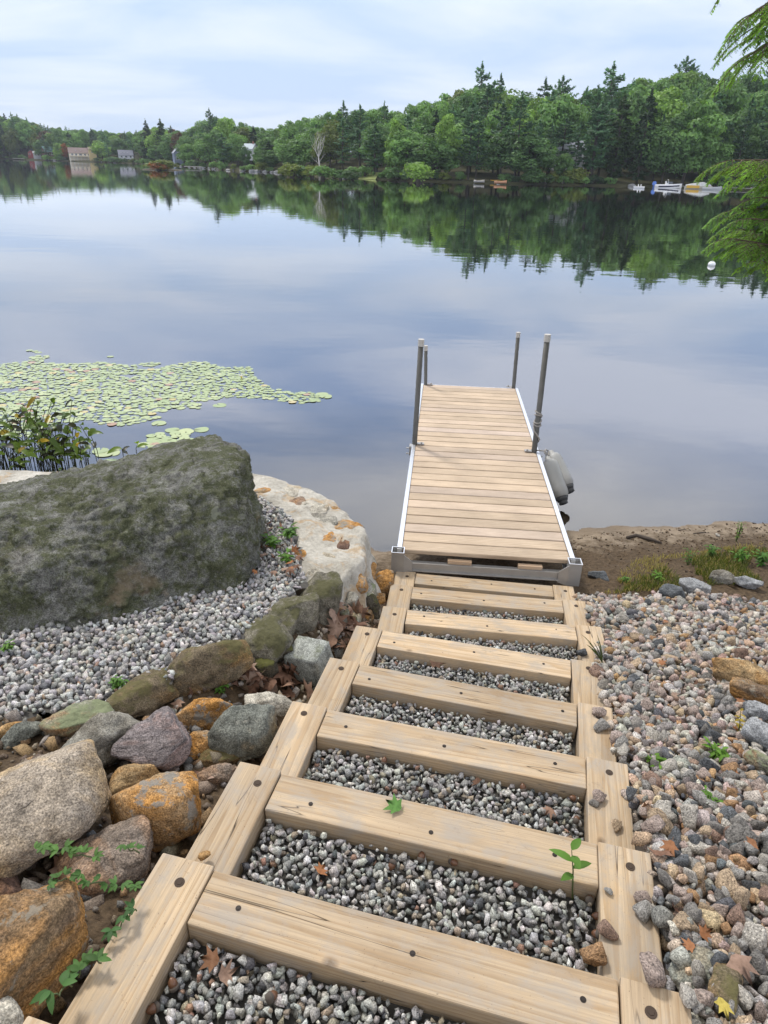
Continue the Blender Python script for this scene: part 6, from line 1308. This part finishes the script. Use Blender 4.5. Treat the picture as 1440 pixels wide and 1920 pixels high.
leaf_px(904, 1248, 0.045, 'grn', 'fresh green maple leaf on the gravel below a cross beam', None, 0.02, 0.15, fd(5)+0.05)
leaf_px(815, 1242, 0.060, 'dry', 'flat tan dry leaf on the gravel left of the green maple leaf', None, 0.02, 0.15, fd(5)+0.05)
leaf_px(588, 1862, 0.0, 'org', 'x') if False else None
for px, py, s, c, f, lab in [(602, 1640, .03, 'org', 2, 'small curled orange leaf on the gravel under the leaf topped beam'), (400, 1810, .035, 'org', 1, 'rust coloured leaf on the gravel nearest the left beam'), (425, 1835, .035, 'dry', 1, 'torn pinkish leaf on the nearest gravel beside the rust one'), (1030, 1530, .035, 'dry', 3, 'pale leaf scrap in the gravel above the leaf topped beam'), (892, 1470, .03, 'dark', 3, 'dark leaf scrap in the gravel behind the third beam'), (985, 1160, .03, 'org', 7, 'small red brown leaf in the gravel of a narrow step')]:
    leaf_px(px, py, s, c, lab, None, 0.02, 0.3, fd(f)+0.055)
for k in range(64):
    px, py = rgl.choice([(rgl.uniform(440, 600), rgl.uniform(1255, 1310)), (rgl.uniform(620, 715), rgl.uniform(1150, 1225)), (rgl.uniform(470, 560), rgl.uniform(1270, 1300)), (rgl.uniform(620, 690), rgl.uniform(1160, 1215))])
    A_ = px < 610; lab = 'curled dark brown leaf in the litter around the granite block' if A_ else 'curled pinkish brown leaf in the litter at the wall foot'
    leaf_px(px, py, rgl.uniform(.05, .085), rgl.choice(('dark', 'dark', 'dry')) if A_ else rgl.choice(('dry', 'dry', 'dark')), lab, lab.replace('leaf', 'leaves'), rgl.uniform(0.015, 0.07), 0.6)
for k in range(12):
    lab = 'dry brown leaf caught between the rocks left of the steps'; px, py = rgl.choice([(345, 1315), (372, 1305), (330, 1325), (420, 1395), (405, 1420), (395, 1470), (410, 1500), (275, 1545), (210, 1548), (150, 1625), (130, 1640), (105, 1655)]); leaf_px(px+rgl.uniform(-14, 14), py+rgl.uniform(-8, 8), rgl.uniform(.04, .07), rgl.choice(('dry', 'dark', 'dry')), lab, 'dry leaves caught between the rocks left of the steps', 0.035, 0.5)
for k in range(40):
    lab = 'dry leaf on the gravel between the boulder and the wall'; px, py = rgl.uniform(470, 560), rgl.uniform(985, 1085); leaf_px(px, py, rgl.uniform(.025, .045), rgl.choice(('dark', 'dark', 'dry', 'org')), lab, 'dry leaves on the gravel between the boulder and the wall', 0.022, 0.4)
for px, py, s, c, lab in [(1135, 1405, .06, 'dry', 'pinkish dry leaf where the stones meet the fourth right beam'), (1105, 1395, .05, 'dry', 'crumpled dry leaf half on the right end of a cross beam'), (1100, 1505, .045, 'dry', 'curled pale leaf beside the pink stone on the beam'), (1250, 1605, .034, 'org', 'orange brown leaf sticking out of the stones by the beam'), (1195, 1800, .06, 'dark', 'dark torn leaf at the foot of the right-hand beam'), (1375, 1830, .05, 'dry', 'large pinkish leaf among the stones at bottom right'), (1230, 1620, .05, 'dark', 'dark folded leaf in the stones beside the orange brown one'), (1085, 1270, .05, 'dry', 'dry tan leaf in the corner of the gravel by the right beams'), (1245, 1175, .03, 'org', 'small orange leaf among the stones near the beach'), (1345, 1905, .03, 'ylw', 'small yellow leaf at the bottom right among the stones'), (1402, 1600, .028, 'org', 'orange leaf between the stones at the right edge')]:
    leaf_px(px, py, s, c, lab, None, 0.045, 0.4)
for k in range(30):
    lab = 'small dry leaf scrap wedged between the river stones'; leaf_px(rgl.uniform(1130, 1430), rgl.uniform(1130, 1890), rgl.uniform(.016, .034), rgl.choice(('dry', 'dark', 'dry', 'org')), lab, 'dry leaf scraps wedged between the river stones', 0.03, 0.5)
leaf_px(372, 860, .06, 'dark', 'dark dead leaf lying on top of the mossy boulder', None, 0.0, 0.3, 1.62)
# acorns
def acorn(px, py, f, lab, grp):
    p = at(px, py, fd(f)+0.05); root = empty('acorn', p+np.array([0, 0, 0.008]), rgl.uniform(0, 6), label=lab, cat='acorn', group=grp); root.rotation_euler = (rgl.uniform(0.6, 2.2), 0, rgl.uniform(0, 6))
    pr_ = [(-0.012, 0.002), (-0.009, 0.0075), (0.0, 0.0105), (0.007, 0.0095), (0.013, 0.005), (0.016, 0.001)]; b = MB(); b.tube([(0, 0, z) for z, _ in pr_], [r for _, r in pr_], 12); b.build('nut', ACN, root, True)
    b = MB(); b.tube([(0, 0, -0.015), (0, 0, -0.011), (0, 0, -0.003)], [0.004, 0.0105, 0.0118], 12); b.build('cup', BARK, root, True)
ACN = plain('acorn_brown', (0.13, 0.06, 0.03), 0.35)
for px, py, f in [(288, 1895, 1), (325, 1850, 1), (420, 1762, 1), (505, 1780, 1), (510, 1872, 1), (560, 1780, 1), (1118, 1755, 2), (1120, 1722, 2), (1105, 1690, 2), (735, 1625, 2), (850, 1620, 2), (905, 1595, 2), (790, 1610, 2), (760, 1850, 1), (640, 1800, 1), (980, 1480, 3), (720, 1430, 3), (1075, 1500, 3), (1080, 1540, 3)]:
    lab = {1: 'brown acorn on the gravel nearest the camera', 2: 'brown acorn on the gravel below the leaf topped beam', 3: 'brown acorn on the gravel above the leaf topped beam'}[f]; acorn(px, py, f, lab, lab.replace('acorn', 'acorns'))
# ------------------------------------------------------------------ weeds, vines and grass
WEED = leaf_mat('weed_leaf', (0.085, 0.19, 0.035), trans=0.3, objvar=0.15); VINE = leaf_mat('vine_leaf', (0.055, 0.13, 0.04), trans=0.25, objvar=0.2); GRASS = leaf_mat('grass_blade', (0.068, 0.092, 0.034), trans=0.3); DRYG = leaf_mat('dry_grass', (0.30, 0.24, 0.12), shift=(1, 1, 1))
def weed(p, hgt, n, lw, mat, lab, seed, name='weed', spread=0.5, lean=(0, 0), nl=6):
    rg = random.Random(seed); root = empty(name, p, 0, label=lab, cat='weed'); st, lv = MB(), MB()
    for k in range(n):
        a = rg.uniform(0, 6.28); q = Vector((math.cos(a)*spread*hgt*rg.random()+lean[0]*hgt, math.sin(a)*spread*hgt*rg.random()+lean[1]*hgt, hgt*rg.uniform(0.6, 1.0))); st.tube([(0, 0, -0.02), tuple(q*0.5+Vector((0, 0, 0.06*hgt))), tuple(q)], [0.0022, 0.002, 0.001], 5, False)
        for j in range(nl):
            f = 0.25+0.75*j/max(1, nl-1); b0 = q*f+Vector((0, 0, 0.06*hgt*math.sin(f*3))); la = a+j*2.4+rg.uniform(-.4, .4); l = lw*rg.uniform(1.5, 2.6); d = Vector((math.cos(la), math.sin(la), rg.uniform(-0.1, 0.6))); V, F = blade([b0+d*l*t+Vector((0, 0, -0.35*l*t*t)) for t in np.linspace(0, 1, 6)], lw*0.42, (0, 0, 1), 0.2); t = rg.uniform(0.75, 1.25); lv.add(V, F, (t, t, t))
    st.build('stem', STEM, root, True); lv.build('leaves', mat, root, True, tint=True)
p = at(1075, 1678, fd(2)+0.05); weed(p, 0.17, 1, 0.028, WEED, 'green seedling with narrow leaves growing from the gravel by the right beam', 3, 'seedling', 0.2, (-0.12, 0.1), 6)
for k, (px, py, h, n, lw, lab) in enumerate([(1225, 1436, .045, 14, .012, 'bright green leafy weed in the stones right of the fourth beam'), (1340, 1425, .07, 10, .014, 'grassy green weed in the stones near the grey rocks'), (1327, 1508, .05, 10, .010, 'small feathery green weed in the stones'), (224, 1290, .05, 9, .012, 'yellow green weed growing in the pale gravel bed'), (410, 1300, .05, 10, .010, 'mossy green weed between the edging rock and the leaf litter'), (515, 1025, .08, 8, .02, 'leafy green weed in the gravel between boulder and wall'), (545, 1008, .07, 7, .02, 'second leafy weed closer to the wall top'), (540, 1055, .06, 6, .018, 'small weed below the orange stone of the wall top'), (15, 1222, .05, 9, .012, 'low green weed at the left foot of the boulder'), (1385, 1058, .16, 12, .022, 'bushy green weed on the dirt at the right edge'), (1425, 1062, .14, 12, .022, 'green leafy weed at the extreme right above the stones'), (1330, 1045, .12, 9, .018, 'green weed behind the blocky tan stone'), (1235, 1090, .07, 8, .018, 'small plant on the dirt by the dark grey rock'), (1380, 1015, .22, 9, .010, 'tall wispy weed on the dirt slope near the beach'), (1290, 1060, .16, 7, .012, 'thin grassy weed left of the blocky stone'), (1170, 1092, .05, 7, .016, 'low green sprout where the dirt meets the stones'), (1385, 1275, .06, 8, .014, 'green grassy sprig between the two orange rocks'), (1385, 1380, .12, 3, .012, 'slim stalk with yellowed leaves beside the big grey rock')]):
    weed(hit(px, py)+np.array([0, 0, 0.0]), h, n, lw, WEED if k != 17 else PKY, lab, 200+k, spread=0.7 if h < 0.1 else 0.4)
p = at(1130, 1245, fd(5)); rg = random.Random(9); root = empty('sedge', p, 0, label='thin grey green sedge tuft leaning over the right beam', cat='grass'); b = MB()
for k in range(16):
    a = rg.uniform(1.6, 4.0); l = rg.uniform(0.14, 0.26); V, F = blade([(math.cos(a)*l*0.55*t, math.sin(a)*l*0.3*t, l*(t-0.35*t*t)) for t in np.linspace(0, 1, 6)], 0.0025, (0, -1, 0.3), 0.1); b.add(V, F, (rg.uniform(.6, 1.2),)*3)
b.build('blades', GRASS, root, tint=True)
# creeping vine with leaflets on the rocks at lower left
def vine(pix, drops, seed, lab, nlf=10, sz=0.032):
    rg = random.Random(seed); pts = [Vector(at(x, y, d)) for (x, y), d in zip(pix, drops)]; root = empty('vine', pts[0], 0, label=lab, cat='vine', group=None); pts = [q-pts[0] for q in pts]; sm = []
    for a, c in zip(pts[:-1], pts[1:]):
        for t in np.linspace(0, 1, 6)[:-1]: sm.append(a.lerp(c, t)+Vector((rg.uniform(-.004, .004), rg.uniform(-.004, .004), 0.012*math.sin(t*3.14))))
    sm.append(pts[-1]); st, lv = MB(), MB(); st.tube(sm, 0.0018, 5, False)
    for k in range(nlf):
        c = sm[min(len(sm)-1, int((k+0.5)/nlf*len(sm)))]; a0 = rg.uniform(0, 6.28)
        for j in range(rg.choice((3, 5))):
            a = a0+(j-1.5)*0.75; l = sz*rg.uniform(1.4, 2.2); d = Vector((math.cos(a), math.sin(a), rg.uniform(0.0, 0.5))); V, F = blade([c+d*l*t+Vector((0, 0, 0.012-0.3*l*t*t)) for t in np.linspace(0, 1, 6)], sz*rg.uniform(.35, .5), (0, 0, 1), 0.25); t = rg.uniform(.7, 1.3); lv.add(V, F, (t, t, t))
    st.build('stem', STEM, root, True); lv.build('leaflets', VINE, root, True, tint=True)
vine([(70, 1600), (105, 1600), (140, 1605), (180, 1612)], [1.44]*4, 1, 'green creeper hanging over the lower edge of the tan boulder', 9, 0.011)
vine([(250, 1668), (210, 1668), (170, 1655), (130, 1650), (95, 1665)], [1.52, 1.50, 1.48, 1.48, 1.46], 2, 'leafy creeper trailing above the big orange boulder', 11, 0.011)
vine([(205, 1760), (222, 1742), (240, 1722), (256, 1708)], [1.56, 1.545, 1.545, 1.54], 3, 'creeper tip with four leaflets lying on the nearest left beam', 3, 0.013)
vine([(150, 1830), (165, 1808), (190, 1806)], [1.55, 1.54, 1.54], 4, 'short creeper shoot at the edge of the nearest left beam', 3, 0.015)
vine([(85, 1880), (110, 1865), (135, 1850)], [1.5, 1.5, 1.52], 5, 'dark green creeper leaf in the bottom left corner by the beam', 2, 0.02)
vine([(230, 1590), (245, 1597), (262, 1600)], [1.62]*3, 6, 'tiny creeper sprig on the flat grey brown rock', 3, 0.010)
# grass on the dirt slope and dry stems
def grass(poly, n, hmin, hmax, mat, lab, seed):
    rn = np.random.default_rng(seed); V, F, T, o = [], [], [], 0; P_ = [at(x, y, 2.68)[:2] for x, y in poly]; xs = [q[0] for q in P_]; ys = [q[1] for q in P_]; c = 0
    while c < n:
        x, y = rn.uniform(min(xs), max(xs)), rn.uniform(min(ys), max(ys))
        if not inpoly([x], [y], P_)[0] or fbm(np.array([[x*3, y*3, 0.0]]), 3, 3)[0] < -0.3: c += 0.05; continue
        z = Gs(x, y)+0.005; h = rn.uniform(hmin, hmax); a = rn.uniform(0, 6.28); dx, dy = math.cos(a)*h*rn.uniform(.1, .8), math.sin(a)*h*rn.uniform(.1, .8); wd = 0.0022
        V += [(x-wd, y, z), (x+wd, y, z), (x+dx*.5+wd, y+dy*.5, z+h*.65), (x+dx*.5-wd, y+dy*.5, z+h*.65), (x+dx, y+dy, z+h*.9)]; F += [(o, o+1, o+2, o+3), (o+3, o+2, o+4)]; t = rn.uniform(.6, 1.3); T += [(t, t, t)]*5; o += 5; c += 1
    link('grass', npmesh('grass', V, F, False, np.array(T)), mat, kind='stuff', label=lab, cat='grass')
grass([(1150, 1100), (1270, 1030), (1380, 1005), (1500, 995), (1520, 1080), (1340, 1085)], 2600, 0.015, 0.075, GRASS, 'thin green grass on the dirt slope above the river stones', 3)
grass([(1130, 1100), (1200, 1020), (1440, 985), (1500, 1070), (1250, 1095)], 2600, 0.01, 0.06, DRYG, 'dry straw coloured grass scraps on the dirt slope', 4)
grass([(780, 1090), (880, 1100), (930, 1106), (1020, 1108), (1030, 1118), (900, 1112)], 500, 0.01, 0.04, GRASS, 'short grass in the last gravel step before the dock', 5)
# driftwood and debris on the sand
DW_ = plain('wet_driftwood', (0.05, 0.036, 0.026), 0.8, 0, 0.4, 10)
for k, (pts, r, lab) in enumerate([([(1175, 1010), (1192, 1006), (1215, 1012), (1240, 1020)], .018, 'dark driftwood stick lying across the beach sand'), ([(1218, 1000), (1232, 996)], .010, 'short dark twig on the sand near the waterline'), ([(1272, 995), (1286, 994)], .009, 'small dark bark scrap on the sand right of the twig'), ([(1300, 1002), (1322, 999)], .011, 'dark bark strip on the sand toward the right edge'), ([(1105, 1030), (1120, 1034)], .009, 'dark debris by the right dock corner')]):
    P_ = [hit(x, y)+np.array([0, 0, r*0.6]) for x, y in pts]; root = P_[0]; b = MB(); b.tube([q-root for q in P_], [r*0.7]+[r]*(len(P_)-2)+[r*0.4], 7); b.build('driftwood', DW_, None, True, label=lab, cat='driftwood').location = tuple(root)
rn = np.random.default_rng(8); x = rn.uniform(1.45, 4.2, 900); y = waterline(x)-np.abs(rn.normal(0.15, 0.6, 900))-0.08; k = (y > 4.1); x, y = x[k], y[k]
build_scatter('debris', np.stack([x, y, ground_f(x, y)+0.002], 1), rn.uniform(0.003, 0.016, len(x)), ANG[:6], palette(rn, len(x), [(0.045, 0.028, 0.016), (0.09, 0.055, 0.03), (0.16, 0.11, 0.065)], [5, 3, 2]), rn, CRUSHED, (0.3, 0.7), kind='stuff', label='dark bark crumbs and clods scattered on the beach', cat='debris')
p = hit(1345, 1005); o = stone_obj(p+np.array([0, 0, 0.01]), 1, 2, 3, (0, 0, 1), 'single small white pebble on the brown sand', None); o.scale = (0.022, 0.02, 0.016)

LS = [(-1.75, 0.35), (-1.75, 1.95), (-1.04, 2.05), (-0.74, 2.32), (-0.52, 2.72), (-0.40, 3.0), (-0.14, 3.05), (-0.02, 3.6), (0.04, 3.6), (-0.08, 2.95), (-0.25, 2.45), (-0.36, 1.98), (-0.46, 1.55), (-0.56, 1.1), (-0.68, 0.5)]
rn = np.random.default_rng(18); x, y = hexgrid(-1.8, 0.1, 0.3, 3.6, 0.04, rn, 0.5); k = inpoly(x, y, LS) & (rn.random(len(x)) < 0.8); x, y = x[k], y[k]
build_scatter('rubble', np.stack([x, y, ground_f(x, y)+rn.uniform(0.0, 0.015, len(x))], 1), np.clip(np.exp(rn.normal(math.log(0.017), 0.5, len(x))), 0.006, 0.045), ANG, palette(rn, len(x), [(0.20, 0.16, 0.12), (0.28, 0.25, 0.21), (0.12, 0.09, 0.065), (0.26, 0.17, 0.09), (0.15, 0.145, 0.135)], [5, 4, 5, 2, 3]), rn, CRUSHED, (0.5, 0.9), kind='stuff', label='small broken stones and grit filling the gaps between the rocks', cat='rubble')

# ------------------------------------------------------------------ air over the lake
m = bpy.data.materials.new('thin_haze'); m.use_nodes = True; m.node_tree.nodes.remove(m.node_tree.nodes['Principled BSDF'])
pv_ = m.node_tree.nodes.new('ShaderNodeVolumePrincipled'); pv_.inputs['Color'].default_value = (0.80, 0.88, 1.0, 1); pv_.inputs['Density'].default_value = 0.00022; pv_.inputs['Anisotropy'].default_value = 0.2
m.node_tree.links.new(pv_.outputs[0], m.node_tree.nodes['Material Output'].inputs['Volume'])
b = MB(); b.box((0, 455, 28), (2000, 1090, 63)); b.build('haze', m, kind='stuff')
